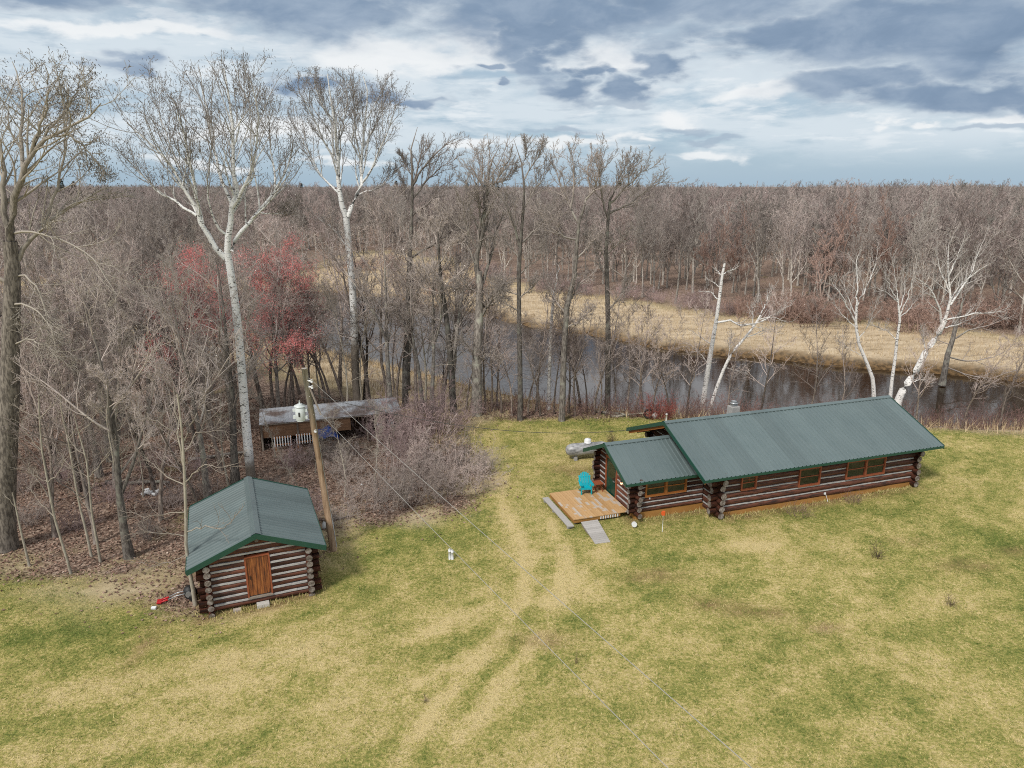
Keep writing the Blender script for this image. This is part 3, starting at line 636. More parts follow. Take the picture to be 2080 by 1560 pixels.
traced('birch_tree', (1114, 838), [
 (None, [(1114,838),(1116,760),(1118,690),(1121,640),(1125,600)], .14, .08, 0),
 (0, [(1125,600),(1130,570),(1138,533)], .06, .02, .1), (0, [(1123,605),(1115,580),(1110,558)], .04, .012, -.1), (0, [(1124,600),(1128,580),(1122,560)], .03, .012, .1),
], 47.9, 'thin white birch with broken forked top among dark riverside trees', M_bir, seed=26, gz=-.2, **{**BG, 'levels': 1, 'dens': (3, 3, 3)})
traced('alder_tree', (1915, 775), [
 (None, [(1915,775),(1925,720),(1935,690),(1942,660),(1950,635)], .24, .12, 0),
 (0, [(1950,635),(1960,600),(1985,570),(2010,560)], .1, .015, .2), (0, [(1935,690),(1970,670),(2010,660),(2060,640)], .08, .012, -.2), (0, [(1925,725),(1970,735),(2020,725),(2070,700)], .07, .012, .3),
 (0, [(1920,745),(1960,760),(2010,770),(2070,750)], .06, .012, -.3), (0, [(1942,660),(1930,630),(1915,610)], .06, .012, .1), (0, [(1930,700),(1900,690),(1880,680)], .04, .012, .1),
], 50.5, 'dark lichened alder with wide low boughs beside the leaning birch', M_oak, seed=31, gz=-.9, dens=(7, 6, 4), lmax=2.2, tw=.008)

# --- prototypes of the other trees
PRO = {}
def proto(key, n, mat, **kw):
    PRO[key] = [tree_meshes(key, *woody(100*hash_(key)+i, **kw), mat, seed=i, budn=kw.get('_b', 0)) for i in range(n)]
def hash_(k): return sum(ord(c)*(i+3) for i, c in enumerate(k)) % 97
OAK = [tree_meshes('hardwood_tree', *woody(40+i, 16, .24, bole=.30, limbs=15, spread=.46, up=.17, dens=(8, 6, 5), l1=.5, wob=.2, tw=.0085, ang=.72, fork=(0, 1, 2, 1, 0, 2)[i], straight=.06), M_oak) for i in range(6)]
POLE = [tree_meshes('slender_tree', *woody(60+i, 11, .10, bole=.25, limbs=17, spread=.28, up=.13, dens=(6, 4, 3), l1=.55, wob=.2, tw=.0065, ang=.75, straight=.07), M_pole, tsides=6) for i in range(5)]
POLE2 = [tree_meshes('pale_slender_tree', *woody(160+i, 10, .085, bole=.22, limbs=17, spread=.34, up=.11, dens=(6, 4, 3), l1=.55, wob=.2, tw=.0065, ang=.8, straight=.08), M_pale, tsides=6) for i in range(3)]
PINKT = [tree_meshes('grey_pink_tree', *woody(70+i, 9, .09, bole=.16, limbs=17, spread=.38, up=.11, dens=(7, 5, 3), l1=.55, wob=.2, tw=.0065, ang=.8, straight=.09), M_shrub, tsides=6) for i in range(3)]
MAPLE = [tree_meshes('red_maple_tree', *woody(80+i, 11.5, .15, bole=.26, limbs=15, spread=.46, up=.12, dens=(7, 6, 4), l1=.5, wob=.2, tw=.006, ang=.85, straight=.06), M_maple, budn=3, bmat=M_redbud, seed=i) for i in range(2)]
SAP = [tree_meshes('sapling', *woody(90+i, 5.6, .055, bole=.22, limbs=13, spread=.26, up=.06, dens=(5, 4, 3), l1=.45, wob=.2, tw=.005, ang=.85, straight=.10), M_pale, tsides=6) for i in range(4)]
def shrub_mesh(name, seed, n, h, r, mat, rad=.9, dens=(5, 5, 4), up=.04, wob=.22, levels=3, tw=.005, spread_ang=.55):
    rng = np.random.default_rng(seed); a = rng.uniform(0, 2*PI, n); q = np.sqrt(rng.uniform(0, 1, n))*rad
    p = np.stack([q*np.cos(a), q*np.sin(a), np.full(n, -.1)], -1); d = nrm(np.stack([np.cos(a)*q/rad*spread_ang, np.sin(a)*q/rad*spread_ang, np.ones(n)], -1) + rng.normal(0, .2, (n, 3)))
    L = h*rng.uniform(.55, 1.1, n); out = [p]
    for j in range(6): d = nrm(d + rng.normal(0, wob*.6, d.shape) + [0, 0, up]); p = p + d*(L/6)[:, None]; out.append(p)
    P = np.stack(out, 1); R_ = (r*rng.uniform(.6, 1.2, n))[:, None]*(1-.8*np.linspace(0, 1, 7))[None]
    st = Geo(); st.tubes(P, R_, 4); g = Geo()
    for i in range(levels):
        P, R_ = spawn(rng, P, R_, dens[i], .15, 1., (.42, .45, .5)[i], .75, (4, 3, 2)[i], wob, up, .6, tw*(1.5, 1.1, 1)[i], lmin=.1); g.tubes(P, R_, 3)
    return st.mesh(name+'_stems', mat), g.mesh(name+'_twigs', mat)
def shrub(name, ms, loc, rz, sc, label, group=None, cat='shrub'):
    o = empty(name, loc, rz, label, cat, group); o.scale = (sc, sc, sc) if not hasattr(sc, '__len__') else sc; link('stems', ms[0], o); link('twigs', ms[1], o); return o
U = RNG.uniform

# --- the riverside row, tree by tree: base pixel, top pixel row, trunk
def ground_pt(px, py, z=0.): p = at(px, py, z); return np.array([p[0], p[1], gz_at(p[0], p[1])-.05])
def height_for(p, top): 
    d = ray(CX, top); return p[1]*(d[2]/d[1]) + H - p[2]
traced('hardwood_tree', (825, 830), [
 (None, [(824,831),(822,768),(828,647),(830,567),(834,486),(837,425),(838,365),(836,325),(834,292),(848,258)], 0.27, 0.015, 0),
 (0, [(837,438),(864,417),(893,393),(917,373)], 0.08, 0.012, 0.2),
 (0, [(838,377),(856,345),(881,317),(905,292),(927,282)], 0.08, 0.01, -0.2),
 (0, [(837,405),(868,365),(893,341),(927,321)], 0.08, 0.01, 0.2),
 (0, [(838,361),(824,333),(814,317)], 0.05, 0.01, 0.2),
 (0, [(837,385),(852,325),(864,292),(872,268)], 0.07, 0.01, 0.1),
 (0, [(832,526),(872,502),(917,470),(945,417)], 0.08, 0.012, -0.2),
 (0, [(837,425),(824,397),(818,361)], 0.05, 0.01, -0.2),
 (0, [(830,567),(860,567),(913,542)], 0.05, 0.01, -0.3),
 (0, [(831,546),(816,506),(800,470)], 0.05, 0.01, 0.3),
], 47.5, 'hardwood with windswept bare top standing between the river aspen and the twin stems', M_oak, seed=61, gz=-.1, dens=(14, 8, 5), l0=.55, lmax=3.2, tw=.0085, wob=.22, up=.09, lr=.95, top=268, group='hardwoods along the near river bank')
traced('hardwood_tree', (922, 842), [
 (None, [(922,842),(915,728),(907,647),(895,567),(891,506),(889,470)], 0.28, 0.06, 0),
 (0, [(916,748),(927,688),(933,627),(945,567),(957,518)], 0.17, 0.03, 0.15),
 (0, [(907,647),(885,607),(864,546),(852,502)], 0.09, 0.012, -0.2),
 (0, [(899,587),(929,559),(961,526)], 0.08, 0.012, 0.2),
 (0, [(893,534),(913,502),(937,482)], 0.06, 0.012, -0.2),
 (0, [(891,502),(881,470),(856,438)], 0.06, 0.012, 0.1),
 (0, [(889,486),(897,446),(889,417)], 0.06, 0.01, 0.1),
 (0, [(909,659),(885,647),(852,631)], 0.05, 0.01, 0.3),
 (0, [(899,587),(872,579),(848,559)], 0.05, 0.01, -0.3),
], 47, 'twin stemmed hardwood on the bank left of the thickest trunk', M_oak, seed=62, gz=-.1, dens=(14, 8, 5), l0=.55, lmax=3.2, tw=.0085, wob=.22, up=.09, lr=.95, top=268, group='hardwoods along the near river bank')
traced('hardwood_tree', (968, 846), [
 (None, [(968,846),(969,728),(973,647),(975,587),(973,550)], 0.43, 0.22, 0),
 (0, [(973,567),(965,534),(979,470),(985,425),(989,385),(993,345),(1002,313),(1014,300)], 0.2, 0.012, 0),
 (0, [(975,587),(997,526),(1006,470),(1022,438),(1040,417)], 0.13, 0.012, 0.25),
 (1, [(979,470),(973,413),(965,365),(957,341)], 0.09, 0.01, -0.2),
 (1, [(985,425),(978,365),(981,325),(989,304)], 0.08, 0.01, 0.2),
 (1, [(989,397),(1014,357),(1030,329),(1038,317)], 0.08, 0.01, -0.2),
 (1, [(991,377),(1022,365),(1050,341)], 0.06, 0.01, 0.2),
 (0, [(973,647),(1002,607),(1030,579)], 0.12, 0.02, -0.2),
 (0, [(977,627),(1010,583),(1038,563)], 0.13, 0.02, 0.3),
 (1, [(965,534),(945,486),(929,446)], 0.08, 0.012, 0.2),
 (0, [(971,728),(945,696),(913,700)], 0.07, 0.012, -0.4),
 (0, [(971,748),(985,720),(1014,732)], 0.06, 0.01, -0.4),
 (1, [(971,506),(949,470),(941,417),(953,377)], 0.07, 0.01, -0.25),
 (0, [(975,595),(945,579),(921,587)], 0.06, 0.01, -0.3),
], 46.6, 'thickest dark trunk on the bank with full rounded bare crown', M_oak, seed=63, gz=-.1, dens=(14, 8, 5), l0=.55, lmax=3.2, tw=.0085, wob=.22, up=.09, lr=.95, top=268, group='hardwoods along the near river bank')
traced('hardwood_tree', (1057, 856), [
 (None, [(1057,856),(1056,728),(1054,627),(1054,546),(1058,486),(1063,425),(1065,381),(1063,341),(1054,317),(1044,284)], 0.21, 0.012, 0),
 (0, [(1064,365),(1078,341),(1094,317),(1104,296)], 0.05, 0.01, 0.1),
 (0, [(1062,337),(1070,309),(1064,280)], 0.04, 0.01, -0.1),
 (0, [(1056,502),(1042,454),(1030,417),(1014,389),(997,373)], 0.09, 0.01, -0.2),
 (0, [(1058,494),(1086,470),(1110,438),(1135,417)], 0.08, 0.01, 0.2),
 (0, [(1054,599),(1030,591),(1006,567)], 0.05, 0.01, 0.2),
 (0, [(1054,607),(1078,587),(1090,567)], 0.05, 0.01, -0.3),
 (0, [(1063,425),(1086,385),(1102,361),(1114,341)], 0.06, 0.01, 0.2),
 (0, [(1054,631),(1030,619),(1014,587)], 0.06, 0.01, -0.2),
 (0, [(1055,526),(1030,494),(1006,482)], 0.06, 0.01, 0.3),
 (0, [(1054,559),(1078,534),(1102,502)], 0.06, 0.01, -0.2),
], 45, 'straight hardwood at the lawn edge whose bare top stands highest of the bank row', M_oak, seed=64, gz=-.1, dens=(14, 8, 5), l0=.55, lmax=3.2, tw=.0085, wob=.22, up=.09, lr=.95, top=268, group='hardwoods along the near river bank')
traced('hardwood_tree', (1139, 858), [
 (None, [(1141,858),(1145,728),(1151,627),(1167,559),(1171,506),(1175,454),(1187,417)], 0.25, 0.09, 0),
 (0, [(1187,417),(1199,385),(1193,345),(1205,317)], 0.07, 0.01, 0.1),
 (0, [(1187,413),(1211,377),(1219,333)], 0.07, 0.01, -0.2),
 (0, [(1175,454),(1155,417),(1139,381),(1131,349),(1120,325)], 0.08, 0.01, 0.2),
 (0, [(1159,423),(1167,365),(1163,325),(1159,309)], 0.06, 0.01, -0.1),
 (0, [(1173,486),(1147,482),(1118,462),(1094,429)], 0.08, 0.01, -0.2),
 (0, [(1151,627),(1175,579),(1199,559)], 0.08, 0.012, 0.2),
 (0, [(1147,667),(1175,655),(1199,631)], 0.06, 0.01, -0.3),
 (0, [(1169,526),(1195,502),(1215,474)], 0.06, 0.01, 0.2),
 (0, [(1149,639),(1127,607),(1110,567)], 0.07, 0.01, 0.2),
], 44.8, 'hardwood at the lawn edge right behind the thin broken birch', M_oak, seed=65, gz=-.1, dens=(14, 8, 5), l0=.55, lmax=3.2, tw=.0085, wob=.22, up=.09, lr=.95, top=268, group='hardwoods along the near river bank')
traced('hardwood_tree', (1234, 838), [
 (None, [(1234,838),(1235,728),(1235,647),(1233,567),(1231,506),(1235,446),(1239,405)], 0.24, 0.1, 0),
 (0, [(1235,446),(1223,405),(1217,365),(1227,333),(1219,317)], 0.08, 0.01, -0.2),
 (0, [(1239,405),(1256,369),(1268,341),(1272,321)], 0.08, 0.01, 0.1),
 (0, [(1239,413),(1268,385),(1296,353),(1324,341)], 0.08, 0.01, -0.2),
 (2, [(1256,369),(1276,353),(1292,325)], 0.05, 0.01, 0.2),
 (0, [(1237,434),(1280,413),(1320,381),(1348,369)], 0.09, 0.01, 0.2),
 (0, [(1231,518),(1256,494),(1280,470)], 0.07, 0.01, -0.2),
 (0, [(1233,575),(1215,526),(1199,486)], 0.07, 0.01, 0.2),
 (0, [(1235,631),(1264,599),(1280,567)], 0.06, 0.01, -0.2),
 (0, [(1232,526),(1211,494),(1187,478)], 0.06, 0.01, -0.3),
], 47.3, 'wide crowned hardwood on the bank above the brush pile', M_oak, seed=66, gz=-.1, dens=(14, 8, 5), l0=.55, lmax=3.2, tw=.0085, wob=.22, up=.09, lr=.95, top=268, group='hardwoods along the near river bank')
p = ground_pt(880, 836); s_ = height_for(p, 400)/OAK[3][0]['height']; tree('hardwood_tree', OAK[3], p, 2., (s_, s_, s_), 'shorter crooked hardwood between the windswept tree and the twin stems', group='hardwoods along the near river bank')
# dark slender trunks in the row behind the lean-to and along the bank
row = [(536,842),(556,838),(576,836),(587,834),(600,832),(637,830),(664,826),(674,824),(700,826),(750,826),(788,822),(846,834),(690,790),(610,800),(1275,836),(1306,826),(1205,842),(1180,836),(1020,840),(1395,840),(1640,850),(1700,855),(1955,862),(2030,866),(1090,836),(740,820),(806,826),(896,838),(945,842),(985,838),(1000,836),(1040,845),(1072,840),(1098,846),(1125,842),(1155,840),(1168,846),(1192,838),(1218,842),(1250,838),(1290,840),(1325,838),(1360,842),(1480,846),(1545,850),(1860,864)]
for i, (px, py) in enumerate(row):
    p = ground_pt(px, py); big = px < 900
    s_ = (U(1.0, 1.3) if 690 < px else U(.85, 1.15)) if big else U(.6, .9)
    tree('slender_tree', POLE[i % 5], p, U(0, 6.28), (s_*(1.5 if i % 3 == 0 and big else 1.1),)*2 + (s_,), 'slender dark bare tree in the row between the lean-to and the river' if big else 'thin bare tree on the river bank behind the lawn', group='slender trees along the near bank' if big else 'thin bank trees')
for px, py, k, sc, lab, top in [(570,852,0,1.12,'red budding maple right of the tall aspen behind the shed, the widest of the reds', 478), (428,880,1,1.0,'red budding maple left of the tall aspen', 500), (640,832,1,1.0,'red budding maple straight behind the utility pole', 520), (475,845,0,.95,'red budding maple directly behind the tall aspen trunk', 505)]:
    p = ground_pt(px, py); sc = height_for(p, top)/MAPLE[k][0]['height']; tree('red_maple_tree', MAPLE[k], p, U(0, 6.28), (sc*1.25, sc*1.25, sc), lab, bname='red_buds')
# the woods on the near side, left of the lean-to
SHED_C = np.array([-10.2, 25.8]); LEAN = at(670, 862, 1.)[:2]
def free(x, y):
    if np.hypot(x-SHED_C[0], y-SHED_C[1]) < 4.3 or (x > -16.8 and x < -7 and y > 37 and y < 44.6 - .0): return False
    return not (x > -12.3 and y < 31.5)
inr_far = lambda x, y: zones(np.array([x]), np.array([y]))[4][0] < 2
pts = []; tries = 0
while len(pts) < 156 and tries < 14000:
    tries += 1; y = U(26.5, 54) if len(pts) < 88 else (U(50, 76) if len(pts) < 130 else U(30, 62)); x = -U(.0, 1.)**.8*(y*.80) if len(pts) < 130 else -y*U(.8, 1.15)
    if x > -10.5 and y < 46 or not free(x, y): continue
    if -.42 < x/y < -.24 and 30 < y < 57 and U(0, 1) < .8: continue
    zz = zones(np.array([x]), np.array([y]))
    if inr_far(x, y) or zz[7][0] or zz[6][0] or zz[5][0] < .6 or zz[4][0] < .8 or (y > 52 and x > -15): continue
    if any(np.hypot(x-a, y-b) < (1.0 if y > 36 else 1.5) for a, b in pts): continue
    pts.append((x, y))
for i, (x, y) in enumerate(pts):
    p = (x, y, gz_at(x, y)-.05); k = i % 8
    if k in (0, 4): o = tree('hardwood_tree', OAK[(i//4) % 6], p, U(0, 6.28), (lambda s_: (s_*1.1, s_*1.1, s_))(U(.62, .86)), 'grey brown bare hardwood deep in the leaf strewn woods', group='trees of the near woods')
    elif k in (2, 6): o = tree('pale_slender_tree', POLE2[i % 3], p, U(0, 6.28), U(.7, 1.15), 'slender pale grey bare tree growing in the leaf strewn woods', group='pale slender trees of the near woods')
    elif k in (1, 5): o = tree('slender_tree', POLE[i % 5], p, U(0, 6.28), U(.75, 1.2), 'slender brown bare tree growing in the leaf strewn woods', group='slender trees of the near woods')
    else: o = tree('grey_pink_tree', PINKT[i % 3], p, U(0, 6.28), U(.65, 1.1), 'twiggy purplish grey small tree in the leaf strewn woods', group='small twiggy trees of the near woods')
# dark trunk beside the tall aspen
tree('hardwood_tree', OAK[4], ground_pt(478, 985), 1.2, (.9, .9, .78), 'dark rough hardwood trunk close beside the tall aspen')
# pale saplings at the woods edge
traced('sapling', (397, 1229), [
 (None, [(397,1229),(391,1190),(383,1150),(378,1110),(378,1060),(376,1000),(374,950),(371,900),(368,860),(360,800)], .075, .03, 0),
 (0, [(374,950),(366,900),(358,850),(352,800),(350,770)], .035, .008, .1), (0, [(378,1080),(420,1070),(450,1075),(470,1060),(478,1040)], .022, .006, -.5),
 (0, [(376,980),(410,945),(450,948),(490,938)], .022, .006, -.3), (0, [(375,985),(330,960),(300,935),(288,925)], .022, .006, .2), (0, [(377,1040),(330,1045),(290,1050),(262,1035)], .02, .005, .2),
 (0, [(373,920),(400,880),(440,870),(480,885)], .02, .005, .3), (0, [(378,1090),(340,1085),(300,1080),(270,1085)], .02, .005, -.2), (0, [(370,890),(330,860),(300,850),(270,830)], .02, .005, -.2),
 (0, [(379,1125),(350,1140),(310,1150),(275,1135)], .018, .005, -.2), (0, [(371,900),(395,850),(420,800),(430,770)], .025, .006, .2),
], 23.2, 'pale young aspen sapling rising against the shed eave', M_pale, 'sapling', dens=(7, 5, 4), l0=.42, lmax=1.1, tw=.005, seed=41, gz=0., levels=2, up=.04)
for i, (pts_, lab) in enumerate([
 ([(145,1165),(128,1110),(110,1050),(97,980),(85,915),(80,850),(78,800)], 'pale crooked sapling forked low at the lawn edge'),
 ([(186,1130),(175,1080),(160,1020),(148,950),(138,890),(125,840),(122,800)], 'pale sapling just behind the forked one, curving over'),
 ([(204,1142),(195,1090),(186,1040),(180,970),(175,930),(160,880),(150,840)], 'thin pale sapling with one kinked stem, third from the cottonwood'),
 ([(250,1095),(241,1040),(238,990),(232,940),(222,890),(216,850),(220,800)], 'pale sapling standing deeper in the leaves beside the white scraps'),
 ([(60,1150),(45,1090),(32,1030),(25,1000)], 'thin pale sapling beside the cottonwood trunk'),
]):
    L = [(None, pts_, .055, .02, 0)]
    m = len(pts_)
    for j in range(2, m-1):
        x, y = pts_[j]; sg = 1 if (i+j) % 2 else -1
        L.append((0, [(x, y), (x+sg*22, y-22), (x+sg*42, y-52), (x+sg*50, y-80)], .018, .005, U(-.3, .3)))
        if j % 2: L.append((0, [(x, y), (x-sg*25, y-12), (x-sg*55, y-30)], .014, .005, U(-.3, .3)))
    traced('sapling', pts_[0], L, 25, lab, M_pale, 'sapling', dens=(5, 4, 3), l0=.4, lmax=.9, tw=.004, seed=50+i, gz=0., levels=2, trunk_sides=7)
for i, (px, py) in enumerate([(420,870),(330,900),(610,1000),(700,1010),(760,990),(560,930),(100,1010),(290,1010),(640,960),(795,960)]):
    tree('sapling', SAP[i % 4], ground_pt(px, py), U(0, 6.28), U(.5, .85), 'thin pale bare sapling amid the brown leaf litter', 'sapling', 'thin saplings in the litter')

# --- shrubs
SH = [shrub_mesh('thicket', 200+i, 40, 2.4, .018, M_shrub, 1.1) for i in range(3)]
SP = [shrub_mesh('pink_thicket', 210+i, 34, 3.0, .018, M_pink, 1.0) for i in range(2)]
SR = shrub_mesh('red_dogwood', 220, 60, 1.7, .016, M_red, .8, dens=(5, 4, 0), levels=2)
SRU = [shrub_mesh('rusty_brush', 230+i, 40, 3.2, .03, M_rust, 1.8, dens=(5, 5, 0), levels=2, tw=.014) for i in range(2)]
STEM = [shrub_mesh('red_brown_brush', 240+i, 46, 1.8, .012, bark('red_brown_twigs%d' % i, (.16, .09, .08), (.22, .13, .11), (.25, .14, .125), (.23, .155, .14)), 1.3, dens=(4, 4, 0), levels=2, up=.08) for i in range(2)]
for px, py, sc, k, lab in [(745,1030,.85,0,'purple brown thicket at the front of the bushy island, nearest the shed'), (815,1015,1.05,1,'largest dark tangled thicket in the middle of the bushy island'), (880,1005,1.0,2,'dense purplish thicket beside the tangled one'), (945,990,.95,0,'rounded thicket at the cabin end of the bushy island'), (975,960,.7,1,'low thicket tip nearest the cabin deck'), (905,950,1.0,1,'twiggy brush behind the rounded thicket'), (850,960,1.1,2,'tall arching brush in the middle of the bushy island'), (700,970,.7,2,'sparse brush below the lean-to'), (660,930,.65,0,'sparse brush in front of the lean-to tarp')]:
    shrub('thicket', SH[k], ground_pt(px, py), U(0, 6.28), sc, lab, 'thickets of the bushy island')
for px, py, sc, k, lab in [(862,890,1.35,0,'tall pinkish twig bush at the end of the lean-to'), (810,905,1.0,1,'pinkish twig bush in front of the lean-to roof end'), (900,880,1.0,1,'loose pinkish bush on the lawn side of the tall one'), (760,880,.8,0,'low pinkish bush under the lean-to eave')]:
    shrub('pink_thicket', SP[k], ground_pt(px, py), U(0, 6.28), sc, lab, 'pinkish bushes by the lean-to')
shrub('tangled_tree', SP[0], ground_pt(822, 965), 2., (.6, .6, 1.35), 'dark crooked many stemmed tree rising out of the bushy island')
shrub('red_dogwood', SR, ground_pt(1337, 846), 0, 1.0, 'bright red stemmed dogwood bush behind the cabin gable')
for i in range(26):
    px = (1150, 1185, 1215, 1260, 1300, 1310, 1365, 1390, 1420, 1455, 1490, 1520, 1560, 1600, 1640, 1690, 1735, 1790, 1850, 1905, 1945, 1985, 2030, 2075, 1010, 1075)[i]
    py = 846 + max(0, (px-1400))*.035 - U(0, 12)
    shrub('red_brown_brush', STEM[i % 2], ground_pt(px, py), U(0, 6.28), U(.7, 1.15), 'reddish brown waterside brush behind the lawn', 'waterside brush')
for i in range(22):
    px = U(1500, 2110); py = 657 + max(0, px-1650)*.055 + U(-12, 10); p = ground_pt(px, py, -.6)
    shrub('rusty_brush', SRU[i % 2], p, U(0, 6.28), U(.7, 1.25), 'rusty brown brush fronting the far woods', 'rusty brush across the river')
for i in range(26):
    px = U(940, 1560); py = float(np.interp(px, [940, 1020, 1110, 1300, 1476, 1560], [556, 574, 597, 618, 643, 652])) + U(-9, 5); p = ground_pt(px, py, -.6)
    shrub('grey_brush', SP[i % 2], p, U(0, 6.28), U(.6, 1.0), 'greyish brush fronting the far woods behind the straw meadow', 'grey brush across the river')
for px, py, sc in [(60,1060,.5),(150,1075,.45),(230,1020,.5),(300,1090,.4),(340,1030,.5),(420,1010,.5),(120,980,.55),(200,930,.5),(310,950,.5),(400,960,.45),(560,1000,.5),(620,1040,.45),(690,1060,.4),(600,950,.5),(700,930,.5),(40,1000,.5),(450,890,.5),(270,880,.5)]:
    shrub('low_brush', SP[0] if U(0, 1) < .4 else SH[int(U(0, 2.99))], ground_pt(px, py), U(0, 6.28), (sc*1.1, sc*1.1, sc*U(.8, 1.3)), 'low twiggy brush growing from the brown leaf litter', 'low brush in the leaf litter')
for i in range(26):
    px, py = U(690, 985), U(535, 603); p = ground_pt(px, py, -.6); zz = zones(np.array([p[0]]), np.array([p[1]]))
    if zz[4][0] < 3 or not zz[6][0]: continue
    s_ = U(.45, .8); shrub('meadow_brush', SRU[i % 2] if i % 3 else SP[i % 2], p, U(0, 6.28), (s_*1.3, s_*1.3, s_), 'low brown willow brush standing in the straw meadow beyond the river bend', 'brush in the far meadow')
# small stalks on the lawn
ST = shrub_mesh('dead_stalks', 260, 30, .95, .009, bark('dead_stalk', (.10, .075, .05), (.2, .15, .10), (.13, .10, .065), (.15, .11, .075)), .12, dens=(1, 0, 0), levels=1, spread_ang=.32)
for px, py, sc, lab in [(1780,1132,1.0,'clump of dry stalks standing on the open lawn'), (1930,1230,.7,'small dark stub of stalks lower on the lawn'), (1171,1348,.7,'single thin dry stem on the worn lawn'), (865,1425,.4,'tiny dead twig sprout on the near lawn'), (1240,900,1.3,'wispy weeds beside the wing roof'), (1480,1050,.5,'weeds at the foot of the long log wall')]:
    shrub('dead_stalks', ST, ground_pt(px, py), U(0, 6), (sc*(.35 if 'single' in lab else 1),)*2+(sc,), lab)
shrub('dead_bush', STEM[0], ground_pt(1622, 1045), 1., .36, 'small brown dead bush against the long log wall')
shrub('dead_bush', STEM[1], ground_pt(1730, 1020), 1., (.3, .3, .4), 'sparse dry weeds further along the long log wall')

# --- far woods: the front rows one by one, the rest as one wood
FARM = []
for i in range(7):
    h_ = 13.6; tr, lv = woody(300+i, h_, .16, bole=(.26, .2, .32, .25, .2, .3, .2)[i], limbs=(13, 14, 12, 15, 12, 13, 14)[i], spread=.42, up=.16, dens=(6, 6, 4), l1=.56, wob=.22, tw=.0145, lr=.8, tb=.22, trunk_top=.76, ang=.62, straight=.05, fork=(0, 1, 0, 1, 2, 0, 1)[i])
    g = Geo()
    for P, R_ in tr: g.tubes(P, R_, 5)
    for j, (P, R_) in enumerate(lv): g.tubes(P, R_, 4 if j == 0 else 3)
    zt = np.percentile(np.concatenate([P[:, -1, 2] for P, R_ in lv]), 99.3); kz = 13.7/zt; g.v = [v*[1, 1, kz] for v in g.v]
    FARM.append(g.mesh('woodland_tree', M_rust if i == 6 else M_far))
def in_front(x, y): 
    return inside(np.array([x]), np.array([y]), forpoly)[0]
FD = np.r_[0, np.cumsum(np.linalg.norm(np.diff(FOR, axis=0), axis=1))]
far_pts = []; tries = 0
while len(far_pts) < 128 and tries < 9000:
    tries += 1; t = U(0, FD[-1]); i = np.searchsorted(FD, t)-1; i = min(max(i, 0), len(FOR)-2)
    w = (t-FD[i])/(FD[i+1]-FD[i]); b = FOR[i]*(1-w)+FOR[i+1]*w; b = b + [U(-1.5, 1.5), U(.5, 24)**1.0]
    if abs(b[0]) > b[1]*.76: continue
    if any(np.hypot(b[0]-a[0], b[1]-a[1]) < 3.2 for a in far_pts): continue
    far_pts.append(b)
first = {}
for i, b in enumerate(far_pts):
    k = i % 7 if b[0] > 20 else i % 6; s_ = U(.88, 1.08) if b[0] < 15 else U(.92, 1.14); z_ = gz_at(*b)
    if k not in first: o = link('woodland_tree', FARM[k]); first[k] = o
    else: o = first[k].copy(); COL.objects.link(o)
    o.location = (b[0], b[1], z_-.1); o.rotation_euler = (0, 0, U(0, 6.28)); ww = s_*U(.9, 1.15); o.scale = (ww, ww, s_)
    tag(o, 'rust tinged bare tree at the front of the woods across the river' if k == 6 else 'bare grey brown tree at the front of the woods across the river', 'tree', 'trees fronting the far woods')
for k in range(7):
    if k not in first: first[k] = link('woodland_tree', FARM[k]); first[k].location = (30, 120, -.4); tag(first[k], 'rust tinged bare tree at the front of the woods across the river', 'tree', 'trees fronting the far woods')
pts = []
for d0, d1, dens in ((60, 130, .05), (130, 240, .040), (240, 420, .026), (420, 760, .017)):
    n = int(.98*(d1*d1-d0*d0)*dens); Yv = np.sqrt(RNG.uniform(d0*d0, d1*d1, n)); Xv = RNG.uniform(-1.05, .9, n)*Yv
    ok = inside(Xv, Yv, forpoly) & (line_dist(Xv, Yv, FOR) > 14); pts.append(np.stack([Xv[ok], Yv[ok]], -1))
pts = np.concatenate(pts); fz = zones(pts[:, 0], pts[:, 1])[0]
print('forest trees', len(pts))
n = len(pts); fm = bpy.data.meshes.new('forest'); fm.vertices.add(n); fm.vertices.foreach_set('co', np.concatenate([pts, fz[:, None]-.1], 1).astype(np.float32).ravel())
dd = np.hypot(pts[:, 0], pts[:, 1])
sc = RNG.normal(1.02, .075, n)*(1 + .0*dd); sc = np.clip(sc*(1+.16*(fbm(pts[:, 0], pts[:, 1], 1/45., 311, 2)-.5)*2), .78, 1.22); sc[dd > 400] = np.minimum(sc[dd > 400], 1.18)
for nm, ty, arr in (('idx', 'INT', RNG.integers(0, 6, n)), ('rotz', 'FLOAT', RNG.uniform(0, 6.28, n)), ('scl', 'FLOAT', sc)):
    a = fm.attributes.new(nm, ty, 'POINT'); a.data.foreach_set('value', arr.astype(np.int32 if ty == 'INT' else np.float32))
fo = tag(link('forest', fm), 'unbroken brown grey leafless wood stretching to the horizon', 'forest', kind='stuff')
M_pine = bark('dark_evergreen', (.05, .045, .035), (.1, .09, .07), (.035, .055, .035), (.045, .065, .04), .03, .1)
